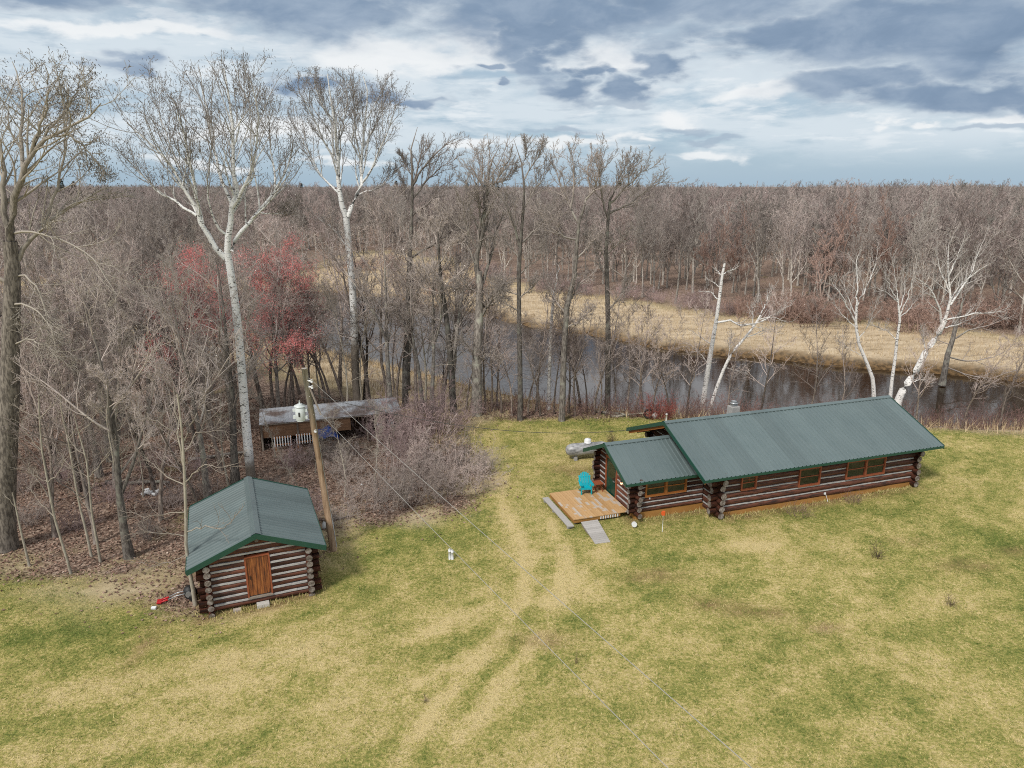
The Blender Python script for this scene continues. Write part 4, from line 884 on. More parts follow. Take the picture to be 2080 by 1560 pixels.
def pine_mesh(seed):
    r_ = np.random.default_rng(seed); g = Geo(); T = np.array([[[0, 0, -.3], [0, 0, 9.], [0, 0, 17.5]]], float); g.tubes(T, np.array([[.22, .13, .02]]), 5)
    nb_ = 90; z_ = np.sort(r_.uniform(5, 17.3, nb_)); a_ = np.arange(nb_)*2.4; L_ = (.4 + (17.6-z_)*.24)*r_.uniform(.7, 1.15, nb_); t_ = np.linspace(0, 1, 4)[None, :]
    P = np.stack([np.cos(a_)[:, None]*L_[:, None]*t_, np.sin(a_)[:, None]*L_[:, None]*t_, z_[:, None] + L_[:, None]*(.25*t_-.35*t_**2)], -1); R_ = .03*(1-.8*t_)*np.ones((nb_, 1)); g.tubes(P, R_, 3)
    Q, q = spawn(r_, P, R_, 9, .1, 1., .45, .8, 2, .15, .05, .9, .03); q = np.maximum(q, .045); g.tubes(Q, q, 3); Q, q = spawn(r_, Q, q, 4, .1, 1., .6, .8, 1, .15, 0, .9, .03); g.tubes(Q, np.maximum(q, .06), 3)
    return g.mesh('evergreen_tree', M_pine)
PINE = [pine_mesh(i) for i in range(2)]
for i, (px, Y_) in enumerate([(185, 330), (208, 300), (640, 420), (820, 420), (836, 440), (955, 400), (972, 430), (990, 410), (1012, 460), (1245, 420), (1262, 440), (1280, 430), (1900, 380)]):
    x_ = (px-CX)/F*Y_*1.03; o = link('evergreen_tree', PINE[i % 2]); o.location = (x_, Y_, gz_at(x_, Y_)); o.rotation_euler = (0, 0, i*1.7); s_ = U(.93, 1.06); o.scale = (s_, s_, s_); tag(o, 'small dark evergreen rising from the far woods on the skyline', 'tree', 'evergreens on the skyline')
ng = bpy.data.node_groups.new('forest', 'GeometryNodeTree'); ng.interface.new_socket('Geometry', in_out='INPUT', socket_type='NodeSocketGeometry'); ng.interface.new_socket('Geometry', in_out='OUTPUT', socket_type='NodeSocketGeometry')
gi = ng.nodes.new('NodeGroupInput'); go = ng.nodes.new('NodeGroupOutput'); jn = ng.nodes.new('GeometryNodeJoinGeometry'); ip = ng.nodes.new('GeometryNodeInstanceOnPoints')
for k in range(6)[::-1]:
    oi = ng.nodes.new('GeometryNodeObjectInfo'); oi.inputs[0].default_value = first[k]; oi.inputs[1].default_value = True; oi.transform_space = 'ORIGINAL'; ng.links.new(oi.outputs['Geometry'], jn.inputs[0])
def named(nm, ty):
    a = ng.nodes.new('GeometryNodeInputNamedAttribute'); a.data_type = ty; a.inputs[0].default_value = nm; return a.outputs[0]
cx = ng.nodes.new('ShaderNodeCombineXYZ'); ng.links.new(named('rotz', 'FLOAT'), cx.inputs[2])
er = ng.nodes.new('FunctionNodeEulerToRotation'); ng.links.new(cx.outputs[0], er.inputs[0])
ng.links.new(gi.outputs[0], ip.inputs['Points']); ng.links.new(jn.outputs[0], ip.inputs['Instance']); ip.inputs['Pick Instance'].default_value = True
ng.links.new(named('idx', 'INT'), ip.inputs['Instance Index']); ng.links.new(er.outputs[0], ip.inputs['Rotation']); ng.links.new(named('scl', 'FLOAT'), ip.inputs['Scale'])
ng.links.new(ip.outputs[0], go.inputs[0]); fo.modifiers.new('forest', 'NODES').node_group = ng

# ------------------------------------------------------------------ buildings
def log_mat(s):
    o = s.obj(); r = s.rnd()
    n = s.noise(s.scale(o, (1.2, 1.2, 9)), 1.5, 6, .65); n2 = s.noise(s.scale(o, (2.5, 2.5, 30)), 2., 4, .7); isl = s.node('ShaderNodeNewGeometry').outputs['Random Per Island']
    c = s.mix(isl, (.068, .027, .018), (.18, .064, .037)); c = s.mix(s.smooth(n, .40, .66), c, (.034, .018, .015)); c = s.mix(s.math('MULTIPLY', s.smooth(n2, .55, .72), .45), c, (.21, .095, .065))
    return {'Base Color': c, 'Roughness': .62, 'Specular IOR Level': .3, 'Normal': s.bump(n2, .5, .02)}
M_log = material('stained_logs', log_mat)
def end_mat(s):
    o = s.obj(); n = s.noise(o, 7, 5, .7)
    return {'Base Color': s.ramp(n, [(.32, (.045, .036, .03)), (.48, (.15, .12, .10)), (.6, (.27, .24, .22)), (.75, (.36, .33, .31))]), 'Roughness': .9, 'Normal': s.bump(n, .6, .02)}
M_end = material('weathered_log_ends', end_mat)
def chink_mat(s):
    o = s.obj(); n = s.noise(o, 3., 5, .7)
    return {'Base Color': s.mix(s.smooth(n, .3, .7), (.32, .31, .31), (.48, .465, .455)), 'Roughness': .9}
M_chink = material('grey_chinking', chink_mat)
def roof_mat(s, ax=0):
    o = s.obj(); n = s.noise(o, .9, 4); n2 = s.noise(s.scale(o, (5, .5, .5) if ax == 0 else (.5, 5, .5)), 1.6, 4, .65)
    wn = s.node('ShaderNodeTexWhiteNoise', noise_dimensions='1D'); s.con(s.math('FLOOR', s.math('DIVIDE', s.sep(o)[ax], .92)), wn.inputs['W'])
    c = s.mix(n, (.098, .132, .136), (.122, .158, .160)); c = s.mix(s.math('MULTIPLY', s.smooth(n2, .48, .72), .35), c, (.07, .105, .107)); c = s.mix(1., c, s.node_rgb(s.lin(wn.outputs[0], 0, 1, .90, 1.08)), 'MULTIPLY')
    return {'Base Color': c, 'Roughness': s.lin(n, .3, .7, .34, .46), 'Specular IOR Level': .55}
M_roof = material('green_roof_metal', roof_mat); M_roof2 = material('green_shed_roof_metal', lambda s: roof_mat(s, 1))
M_trim = plain('dark_green_trim', (.012, .062, .044), .4, .2)
M_orange = plain('orange_stained_wood', (.30, .105, .022), .6, .3, 4)
M_redw = plain('red_brown_wood', (.27, .075, .032), .6, .35, 5)
M_found = plain('ochre_foundation_boards', (.34, .165, .042), .75, .25, 2.5)
def glass_mat(s):
    o = s.obj(); n = s.noise(o, 1.1, 3)
    return {'Base Color': s.mix(n, (.006, .008, .007), (.03, .034, .026)), 'Roughness': .04, 'Specular IOR Level': .6}
M_glass = material('dark_window_glass', glass_mat)
M_green = plain('green_door_paint', (.006, .05, .036), .35, .3)
M_white = plain('white_plastic', (.66, .67, .68), .5, .1)
M_grey = plain('galvanised_metal', (.36, .37, .38), .42, .2, 5, .6)
M_black = plain('black_rubber', (.014, .014, .015), .6, .3)
M_redp = plain('red_plastic', (.42, .012, .018), .4, .2)
M_stone = plain('grey_block', (.33, .32, .31), .9, .3, 6, bump=.02)
M_rafter = plain('weathered_timber', (.24, .20, .165), .9, .35, 6)

def log_run(mb, p0, p1, r, rng, ends=True):
    p0 = np.array(p0); p1 = np.array(p1); L = np.linalg.norm(p1-p0); n = max(2, int(L/.9)+1); d = (p1-p0)/L
    ts = np.linspace(0, 1, n+1); ww = rng.normal(0, .008, (len(ts), 3)); ww[0] = ww[-1] = 0; ww[:, 0] *= .3
    b = len(mb.f); rr = r*(1+rng.normal(0, .035, len(ts)))
    mb.rings([p0 + (p1-p0)*t + w for t, w in zip(ts, ww)], rr, 12, 0, True, 1)
def log_wall(mb, ch, A, B, z0, n, h, r, ext, openings=(), rng=None, lim=None, jit=.08, e0=True, e1=True, ck=.088):
    """logs from A to B (local xy), stacked from z0; openings (u0,u1,zb,zt); lim(z)->(u0,u1) trims gable courses"""
    A = np.array(A, float); B = np.array(B, float); L = np.linalg.norm(B-A); d = (B-A)/L
    P = lambda u, z: (A[0]+d[0]*u, A[1]+d[1]*u, z)
    def cut(u0, u1, za, zb_):
        s_ = [(u0, u1)]
        for a, b, zl, zh in openings:
            if zb_ > zl+.02 and za < zh-.02:
                s_ = [q for x, y in s_ for q in ((x, min(y, a)), (max(x, b), y)) if q[1]-q[0] > .04]
        return s_
    for i in range(n):
        zc = z0+h*(i+.5); u0, u1 = (-(ext+rng.uniform(-jit, jit)) if e0 else 0, L+(ext+rng.uniform(-jit, jit)) if e1 else L)
        if lim:
            lm = lim(zc+h*.35)
            if lm is not None: u0, u1 = max(u0, lm[0]), min(u1, lm[1])
            if u1-u0 < .2: continue
        for x, y in cut(u0, u1, zc-h*.3, zc+h*.3): log_run(mb, P(x, zc), P(y, zc), r*rng.uniform(.95, 1.04), rng)
        if i and ch is not None:
            zz = z0+h*i; c0, c1 = 0, L
            if lim:
                lm = lim(zz+.1)
                if lm is not None: c0, c1 = max(c0, lm[0]), min(c1, lm[1])
            for x, y in cut(c0, c1, zz-.02, zz+.02):
                if y-x < .1: continue
                q = Matrix(((d[0], -d[1], 0, A[0]), (d[1], d[0], 0, A[1]), (0, 0, 1, 0), (0, 0, 0, 1)))
                m = max(1, int((y-x)/.5))
                for j in range(m):
                    xa = x+(y-x)*j/m; xb = x+(y-x)*(j+1)/m; dz = rng.uniform(-.006, .006)
                    ch.box(xa, -.112-.002*(j % 2), zz-h*ck+dz, xb, .112+.002*(j % 2), zz+h*ck+dz, 0, q)
def gable_roof(root, name, T, u0, u1, half0, half1, vr, ze, zr, soffit, rib=.23, label=None, th=.09, hidden_end=False, rm=None):
    """metal roof; T(u,v,z)->local point, u along the ridge, v across; eaves at vr-half0 and vr+half1"""
    top = MB(); n = int(round((u1-u0)/rib)); us = []
    for i in range(n+1):
        u = u0 + (u1-u0)*i/n
        if i in (0, n): us += [(u, 0.)]
        else: us += [(u-.042, 0), (u-.02, .036), (u+.02, .036), (u+.042, 0)]
    for sg, hf in ((-1, half0), (1, half1)):
        k = (zr-ze)/half0; vs = []
        for t in (0, .5, 1):
            v = vr + sg*hf*t; z = zr - k*hf*t
            vs += [T(u, v, z+b) for u, b in us]
        m = len(us); top.add(vs, [(j*m+i, j*m+i+1, (j+1)*m+i+1, (j+1)*m+i) for j in range(2) for i in range(m-1)], 0)
        # underside boards
        ze_ = zr-k*hf
        und = [T(u0+.02, vr, zr-.03), T(u1-.02, vr, zr-.03), T(u1-.02, vr+sg*(hf-.02), ze_-.03), T(u0+.02, vr+sg*(hf-.02), ze_-.03), T(u0+.02, vr, zr-th), T(u1-.02, vr, zr-th), T(u1-.02, vr+sg*(hf-.02), ze_-th), T(u0+.02, vr+sg*(hf-.02), ze_-th)]
        top.add(und, [(0,1,2,3),(4,7,6,5),(0,4,5,1),(1,5,6,2),(2,6,7,3),(3,7,4,0)], 1)
    ro = top.build(name, [rm or M_roof, soffit], root)
    if label: ro['label'] = label
    rc = MB(); k = (zr-ze)/half0; w = .17
    for sg in (-1, 1):
        rc.add([T(u0-.01, vr, zr+.062), T(u1+.01, vr, zr+.062), T(u1+.01, vr+sg*w, zr+.062-k*w), T(u0-.01, vr+sg*w, zr+.062-k*w), T(u0-.01, vr+sg*w, zr+.03-k*w), T(u1+.01, vr+sg*w, zr+.03-k*w)], [(0,1,2,3),(3,2,5,4)], 0)
    rc.build('ridge_cap', M_roof, ro)
    fa = MB()
    def strip(a, b, drop, out):
        a = Vector(a); b = Vector(b); o = Vector(out); d = Vector((0, 0, drop)); up = Vector((0, 0, .036))
        fa.add([a+up, b+up, b-d, a-d, a+o+up, b+o+up, b+o-d, a+o-d], [(0,1,2,3),(4,7,6,5),(0,4,5,1),(3,2,6,7),(0,3,7,4),(1,5,6,2)], 0)
    e = lambda u, v, z: T(u, v, z)
    U_ = Vector(T(1, 0, 0))-Vector(T(0, 0, 0)); V_ = Vector(T(0, 1, 0))-Vector(T(0, 0, 0))
    for u, sg in ((u0, -1), (u1, 1)):
        if hidden_end and sg > 0: continue
        strip(e(u, vr, zr), e(u, vr-half0, ze), .17, U_*(.03*sg)); strip(e(u, vr, zr), e(u, vr+half1, zr-k*half1), .17, U_*(.03*sg))
    strip(e(u0, vr-half0, ze-.03), e(u1, vr-half0, ze-.03), .085, V_*-.03); strip(e(u0, vr+half1, zr-k*half1-.03), e(u1, vr+half1, zr-k*half1-.03), .085, V_*.03)
    fa.build('fascia', M_trim, ro)
    return ro
def window(root, x0, x1, z0, z1, yo, frame, mids=(), muntin=False):
    """double hung sashes in a wall facing -y; yo is the outer face of the casing"""
    f = MB(); t = .07; d0, d1 = yo, yo+.12
    for a, b, c, d in ((x0-t, z0-t, x1+t, z0), (x0-t, z1, x1+t, z1+t), (x0-t, z0, x0, z1), (x1, z0, x1+t, z1)): f.box(a, d0, b, c, d1, d)
    eds = [x0, *mids, x1]
    for m in mids: f.box(m-.06, d0-.003, z0, m+.06, d1-.003, z1)
    w = f.build('window', frame, root)
    for i in range(len(eds)-1):
        a = eds[i] + (.06 if i else 0); b = eds[i+1] - (.06 if i < len(eds)-2 else 0); zm = z0+(z1-z0)*.52
        s_ = MB()
        for q in ((a, z0, a+.03, z1), (b-.03, z0, b, z1), (a+.03, z0, b-.03, z0+.03), (a+.03, z1-.03, b-.03, z1), (a+.03, zm-.022, b-.03, zm+.022)): s_.box(q[0], d0+.03, q[1], q[2], d1-.02, q[3])
        if muntin: s_.box((a+b)/2-.01, d0+.035, zm+.022, (a+b)/2+.01, d1-.03, z1-.03); s_.box(a+.03, d0+.037, (zm+z1)/2-.01, b-.03, d1-.032, (zm+z1)/2+.01)
        s_.build('sash', frame, w)
        MB().box(a+.03, d0+.055, z0+.03, b-.03, d0+.075, z1-.03).build('pane', M_glass, w)
    return w
rng = np.random.default_rng(5)
ANG = .3211
cabin = empty('log_cabin', (9.59, 30.41, 0), ANG, 'long dark log cabin with green metal roof, front wing and wooden deck', 'cabin')
W, LN, ZE, ZR, OF = 6.13, 11.64, 2.31, 3.87, .7
ky = (ZR-ZE)/(W/2+OF)
# main walls
wl, ch = MB(), MB()
ops = [(1.09, 1.95, 1.25, 1.98), (4.37, 5.65, .97, 1.93), (7.2, 9.63, 1.0, 1.95)]
log_wall(wl, ch, (0, 0), (LN, 0), .22, 6, .34, .152, .42, ops, rng)
wl.build('log_wall', [M_log, M_end], cabin); ch.build('chinking', M_chink, cabin); wl, ch = MB(), MB()
log_wall(wl, ch, (0, W), (LN, W), .22, 6, .34, .152, .42, (), rng)
wl.build('log_wall', [M_log, M_end], cabin); ch.build('chinking', M_chink, cabin)
for xx in (0, LN):
    wl, ch = MB(), MB()
    lim = lambda z: ((z-.05-(ZE-ky*-OF*0 - 0))*0, 0) if False else (None if z < ZE+.2 else ((W/2) - (ZR-.12-z)/ky, (W/2) + (ZR-.12-z)/ky))
    log_wall(wl, ch, (xx, 0), (xx, W), .05, 11, .34, .152, .42, (), rng, lim)
    wl.build('log_wall', [M_log, M_end], cabin); ch.build('chinking', M_chink, cabin)
fd = MB()
fd.box(0, -.10, -.2, LN, .1, .26); fd.box(0, W-.1, -.2, LN, W+.1, .26); fd.box(-.1, .1, -.2, .1, W-.1, .26); fd.box(LN-.1, .1, -.2, LN+.1, W-.1, .26)
fd.build('foundation', M_found, cabin)
Tm = lambda u, v, z: (u, v, z)
gable_roof(cabin, 'roof', Tm, -1.26, LN+1.07, W/2+OF, W/2+OF, W/2, ZE, ZR, M_found)
# orange barge boards, purlins and braces under the open left gable
for sg in (-1, 1):
    b = MB(); y1 = W/2+sg*(W/2+OF-.1); b.beam((-1.16, W/2, ZR-.24), (-1.16, y1, ZE-.2), .05, .14); b.build('barge_board', M_orange, cabin)
for yv in (.55, 1.8, W/2, W-1.8, W-.55, W-.02):
    z_ = ZR-ky*abs(yv-W/2)-.26
    b = MB(); b.rings([(-1.02, yv, z_), (.3, yv, z_)], .085, 10, 0, True, 1); b.build('purlin', [M_log, M_end], cabin)
for yv, s_ in ((2.2, .7), (3.2, .7), (1.4, .6)):
    b = MB(); b.beam((-.95, yv, ZR-ky*abs(yv-W/2)-.3), (-.17, yv+s_*.6, ZR-.9-ky*abs(yv+s_*.6-W/2)), .08, .08); b.build('brace', M_rafter, cabin)
for i in range(16):
    x = .35+i*.73
    b = MB(); k0 = -OF+.06; b.beam((x, k0, ZE-.10+ky*.06), (x, .3, ZE-.12+ky*(OF+.3)), .06, .09); b.build('rafter_tail', M_log, cabin)
window(cabin, 1.16, 1.88, 1.32, 1.91, -.19, M_redw, (), True)
window(cabin, 4.44, 5.58, 1.04, 1.86, -.19, M_redw)
window(cabin, 7.27, 9.56, 1.07, 1.88, -.19, M_redw, (8.41,))
# wing
WX, WY0, WY1, WZE, WZR = -3.69, 1.06, 4.82, 2.04, 3.16; WYM = (WY0+WY1)/2; WH = (WY1-WY0)/2; kw = (WZR-WZE)/(WH+.5)
wl, ch = MB(), MB()
log_wall(wl, ch, (WX, WY0), (-.2, WY0), .32, 7, .25, .118, .40, [(.38, 2.56, 1.08, 1.90)], rng, e1=False)
wl.build('log_wall', [M_log, M_end], cabin); ch.build('chinking', M_chink, cabin); wl, ch = MB(), MB()
log_wall(wl, ch, (WX, WY1), (-.2, WY1), .32, 7, .25, .118, .40, (), rng, e1=False)
wl.build('log_wall', [M_log, M_end], cabin); ch.build('chinking', M_chink, cabin)
wl, ch = MB(), MB()
lim = lambda z: None if z < WZE+.15 else (WH-(WZR-.1-z)/kw, WH+(WZR-.1-z)/kw)
log_wall(wl, ch, (WX, WY0), (WX, WY1), .18, 10, .28, .128, .40, [(1.77, 3.0, .1, 2.14)], rng, lim)
wl.build('log_wall', [M_log, M_end], cabin); ch.build('chinking', M_chink, cabin)
fd = MB(); fd.box(WX, WY0-.07, -.2, -.1, WY0+.07, .33); fd.box(WX, WY1-.07, -.2, -.1, WY1+.07, .33); fd.box(WX-.07, WY0+.07, -.2, WX+.07, WY1-.07, .2); fd.build('foundation', M_found, cabin)
gable_roof(cabin, 'roof', Tm, WX-.8, -.16, WH+.5, WH+.5, WYM, WZE, WZR, M_found, hidden_end=True, label='lower green metal roof over the front wing')
window(cabin, WX+.45, WX+2.49, 1.15, 1.83, WY0-.16, M_orange, (WX+1.47,))
# door of the wing, facing the deck
df = MB(); xo = WX-.16
for a, b, c, d in ((2.80, .2, 2.90, 2.06), (3.94, .2, 4.04, 2.06), (2.80, 2.06, 4.04, 2.16)): df.box(xo, a, b, xo+.14, c, d)
df.build('door_frame', M_redw, cabin)
dr = MB(); dr.box(xo+.05, 2.90, .22, xo+.10, 3.94, 2.06)
for z0_, z1_ in ((.36, .95), ): 
    for y0_, y1_ in ((3.02, 3.36), (3.48, 3.82)): dr.box(xo+.04, y0_, z0_, xo+.05, y1_, z1_)
dd_ = dr.build('door', M_green, cabin)
MB().box(xo+.038, 3.05, 1.1, xo+.05, 3.79, 1.9).build('pane', M_glass, dd_)
h_ = MB(); h_.cyl((xo+.05, 2.99, 1.08), (xo-.01, 2.99, 1.08), .018, None, 8); h_.box(xo-.03, 2.97, 1.06, xo-.01, 3.12, 1.10); h_.build('handle', M_grey, dd_)
lm = MB(); lm.box(xo-.0, 1.96, 1.42, xo+.05, 2.08, 1.60); lm.cyl((xo, 2.02, 1.55), (xo-.13, 2.02, 1.55), .015, None, 8); lm.cyl((xo-.13, 2.02, 1.50), (xo-.13, 2.02, 1.58), .075, .03, 12)
lo = lm.build('porch_lamp', M_black, cabin)
M_bulb = material('lit_bulb', lambda s: {'Base Color': (.9, .6, .35), 'Emission Color': (1., .5, .28), 'Emission Strength': 2.2})
bb_ = MB(); bb_.rings([(xo-.13, 2.02, 1.50), (xo-.13, 2.02, 1.46), (xo-.13, 2.02, 1.41), (xo-.13, 2.02, 1.38)], [.045, .068, .055, .02], 12); bb_.build('bulb', M_bulb, lo)
# chimney on the rear slope
cm = MB(); cm.box(4.0, 4.95, 2.4, 4.52, 5.4, 3.52); cmo = cm.build('chimney', M_stone, cabin, bevel=.02)
cc = MB(); cc.box(4.12, 5.06, 3.52, 4.40, 5.30, 3.66); cc.cyl((4.26, 5.18, 3.68), (4.26, 5.18, 3.80), .2, .15, 14); cc.cyl((4.26, 5.18, 3.80), (4.26, 5.18, 3.84), .15, .02, 14); cc.build('chimney_cap', M_grey, cmo)
sp = MB(); sp.rings([(6.05, -.17, .42), (6.05, -.21, .42), (6.12, -.26, .2), (6.16, -.3, .03)], .012, 8); sp.box(5.99, -.19, .38, 6.09, -.155, .48); sp.build('water_tap', M_white, cabin)
gb = MB(); gb.box(WX+.62, WY0-.135, .96, WX+.66, WY0-.11, 1.1); gb.build('hook', M_white, cabin)

# deck, plank step and ramp
def deck_mat(s):
    o = s.obj(); x, y, z = s.sep(o); i = s.math('FLOOR', s.math('DIVIDE', x, .14)); 
    n_ = s.node('ShaderNodeCombineXYZ'); s.con(s.math('MULTIPLY', i, 3.7), n_.inputs[0]); s.con(s.math('MULTIPLY', y, 1.0), n_.inputs[1])
    pn = s.noise(n_.outputs[0], 1.0, 3, .6); wn = s.node('ShaderNodeTexWhiteNoise', noise_dimensions='1D'); s.con(i, wn.inputs['W'])
    c = s.mix(wn.outputs[0], (.44, .26, .11), (.58, .37, .18)); c = s.mix(s.math('MULTIPLY', s.noise(s.scale(o, (14, 1.5, 1)), 2., 4), .5), c, (.34, .19, .08))
    mid = s.math('MULTIPLY', s.math('SUBTRACT', 1., s.smooth(s.math('ABSOLUTE', s.math('SUBTRACT', y, 2.6)), .5, 1.25)), 1.)
    worn = s.smooth(s.math('ADD', pn, s.math('MULTIPLY', mid, .10)), .62, .67)
    return {'Base Color': s.mix(s.math('MULTIPLY', worn, .85), c, (.47, .42, .37)), 'Roughness': .7}
M_deck = material('worn_deck_boards', deck_mat)
def plank_mat(s):
    o = s.obj(); n = s.noise(s.scale(o, (3, 18, 3)), 1.5, 5, .7); isl = s.node('ShaderNodeNewGeometry').outputs['Random Per Island']
    return {'Base Color': s.mix(.5, s.mix(n, (.24, .22, .205), (.46, .435, .415)), s.mix(isl, (.28, .265, .25), (.45, .43, .41))), 'Roughness': .9}
M_plank = material('grey_weathered_planks', plank_mat)
DZ = .30; DX0, DX1, DY0, DY1 = WX-3.0, WX-.17, 1.36, 4.4
deck = empty('wooden_deck', cabin.matrix_basis @ Vector((0, 0, 0)) if False else (9.59, 30.41, 0), ANG, 'low tan wooden deck with worn grey patches in front of the cabin door', 'deck')
bd = MB(); nb = 20
for i in range(nb):
    x0 = DX0 + (DX1-DX0)*i/nb; x1 = DX0 + (DX1-DX0)*(i+1)/nb-.008; y0 = DY0 + 0
    bd.box(x0, y0-.02, DZ-.035, x1, DY1, DZ+rng.uniform(-.002, .002))
bd.build('boards', M_deck, deck)
fr = MB(); fr.box(DX0+.02, DY0+.01, DZ-.2, DX1-.45, DY0+.05, DZ-.037); fr.box(DX0+.02, DY0+.05, DZ-.2, DX0+.06, DY1-.05, DZ-.037); fr.box(DX0+.02, DY1-.05, DZ-.2, DX1-.05, DY1-.01, DZ-.037)
fr.build('rim_joist', M_found, deck)
for x in np.linspace(DX0+1.35, DX1-.62, 8): MB().box(x, DY0-.014, DZ-.19, x+.05, DY0+.008, DZ-.042).build('white_trim', M_white, deck)
for x, y in ((DX0+.1, DY0+.12), (DX0+.1, DY1-.15), (DX0+.1, (DY0+DY1)/2), (DX1-.6, DY0+.12), (DX1-.3, DY1-.2)): MB().box(x, y, -.1, x+.1, y+.1, DZ-.2).build('post', M_stone, deck)
step = empty('plank_step', (9.59, 30.41, 0), ANG, 'long grey plank step lying along the open side of the deck', 'step')
sx = DX0-.42; MB().box(sx, DY0-.35, .13, sx+.30, DY1-.15, .18).build('tread', M_plank, step)
for y in (DY0-.25, (DY0+DY1)/2, DY1-.35): MB().box(sx+.03, y, -.05, sx+.27, y+.12, .128).build('support', M_stone, step)
ramp = empty('wooden_ramp', (9.59, 30.41, 0), ANG, 'short grey weathered plank ramp leading off the deck front', 'ramp')
L0 = lambda p: np.array([(p[0]-9.59)*math.cos(ANG)+(p[1]-30.41)*math.sin(ANG), -(p[0]-9.59)*math.sin(ANG)+(p[1]-30.41)*math.cos(ANG)])
a0, a1, b1, b0 = [L0(at(*q)) for q in ((1180,1061,.22), (1214,1056,.22), (1240,1101,.02), (1209,1105,.02))]
rb = MB(); NR = 13
for i in range(NR):
    t0, t1 = i/NR, (i+.93)/NR
    q = [a0+(b0-a0)*t0, a1+(b1-a1)*t0, a1+(b1-a1)*t1, a0+(b0-a0)*t1]; zz = [.24-.21*t0]*2+[.24-.21*t1]*2
    rb.add([(*p, z-.03) for p, z in zip(q, zz)]+[(*p, z) for p, z in zip(q, zz)], [(0,3,2,1),(4,5,6,7),(0,1,5,4),(1,2,6,5),(2,3,7,6),(3,0,4,7)])
rb.build('boards', M_plank, ramp)
for p, q in ((a0*.93+a1*.07, b0*.93+b1*.07), (a0*.07+a1*.93, b0*.07+b1*.93)): MB().beam((*p, .13), (*q, -.06), .05, .14).build('runner', M_rafter, ramp)

# turquoise chair and little side table on the deck
def world(xl, yl, z): return (9.59+xl*math.cos(ANG)-yl*math.sin(ANG), 30.41+xl*math.sin(ANG)+yl*math.cos(ANG), z)
M_turq = plain('turquoise_plastic', (.0, .36, .44), .4, .08)
cp = at(1189, 1001, DZ); cht = empty('lawn_chair', (cp[0], cp[1]+.1, DZ), .10, 'bright turquoise slatted plastic lawn chair on the deck', 'chair'); cht.scale = (.92, .92, .92)
for x in (-.27, .27):
    b = MB(); b.add([(x-.03,-.36,0),(x+.03,-.36,0),(x+.03,-.27,0),(x-.03,-.27,0),(x-.03,-.38,.55),(x+.03,-.38,.55),(x+.03,-.26,.55),(x-.03,-.26,.55)], [(0,3,2,1),(4,5,6,7),(0,1,5,4),(1,2,6,5),(2,3,7,6),(3,0,4,7)]); b.build('leg', M_turq, cht)
    b = MB(); b.add([(x-.025,.30,0),(x+.025,.30,0),(x+.025,.38,0),(x-.025,.38,0),(x-.025,-.28,.30),(x+.025,-.28,.30),(x+.025,-.26,.38),(x-.025,-.26,.38)], [(0,3,2,1),(4,5,6,7),(0,1,5,4),(1,2,6,5),(2,3,7,6),(3,0,4,7)]); b.build('leg', M_turq, cht)
    b = MB(); q = [(-.46,.07),(-.40,.09),(-.1,.07),(.2,.045),(.26,.03)]
    vs = []; 
    for y, w in q: vs += [(x*1.12-w, y, .56), (x*1.12+w, y, .56), (x*1.12+w, y, .60), (x*1.12-w, y, .60)]
    fs = [(0,1,2,3)] + [(4*i+j, 4*i+(j+1)%4, 4*i+4+(j+1)%4, 4*i+4+j) for i in range(4) for j in range(4)] + [(19,18,17,16)]
    b.add(vs, fs); b.build('armrest', M_turq, cht, bevel=.012)
b = MB()
for i in range(6):
    y = -.36+i*.105; z = .40-.022*i; b.box(-.25, y, z-.02, .25, y+.092, z)
b.box(-.25, -.385, .30, .25, -.365, .40); b.build('seat', M_turq, cht)
b = MB()
for i in range(7):
    x = (i-3)*.082; top = .62*(1-.26*(abs(i-3)/3)**2)+.02; fan = 1.18
    y0_, z0_ = .14, .30; y1_, z1_ = .14+top*.40, .30+top*1.12
    b.add([(x-.037,y0_,z0_),(x+.037,y0_,z0_),(x+.037,y0_+.02,z0_),(x-.037,y0_+.02,z0_),(x*fan-.04,y1_,z1_),(x*fan+.04,y1_,z1_),(x*fan+.04,y1_+.02,z1_),(x*fan-.04,y1_+.02,z1_)], [(0,3,2,1),(4,5,6,7),(0,1,5,4),(1,2,6,5),(2,3,7,6),(3,0,4,7)])
b.box(-.30, .325, .70, .30, .345, .78); b.box(-.26, .19, .36, .26, .21, .42); b.build('backrest', M_turq, cht)
tp = world(WX-.55, 3.75, DZ); tb = empty('side_table', (tp[0]-.1, tp[1]+.15, DZ), ANG, 'small red brown wooden side table beside the turquoise chair', 'table')
b = MB()
for i in range(4): b.box(-.22+i*.112, -.24, .42, -.22+i*.112+.104, .24, .45)
b.build('tabletop', M_redw, tb)
for x in (-.17, .17):
    for sg in (-1, 1): MB().beam((x+.012*sg, -.2*sg, .0), (x+.012*sg, .2*sg, .42), .022, .07).build('leg', M_redw, tb)
MB().box(-.155, -.03, .19, .155, .03, .22).build('stretcher', M_redw, tb)

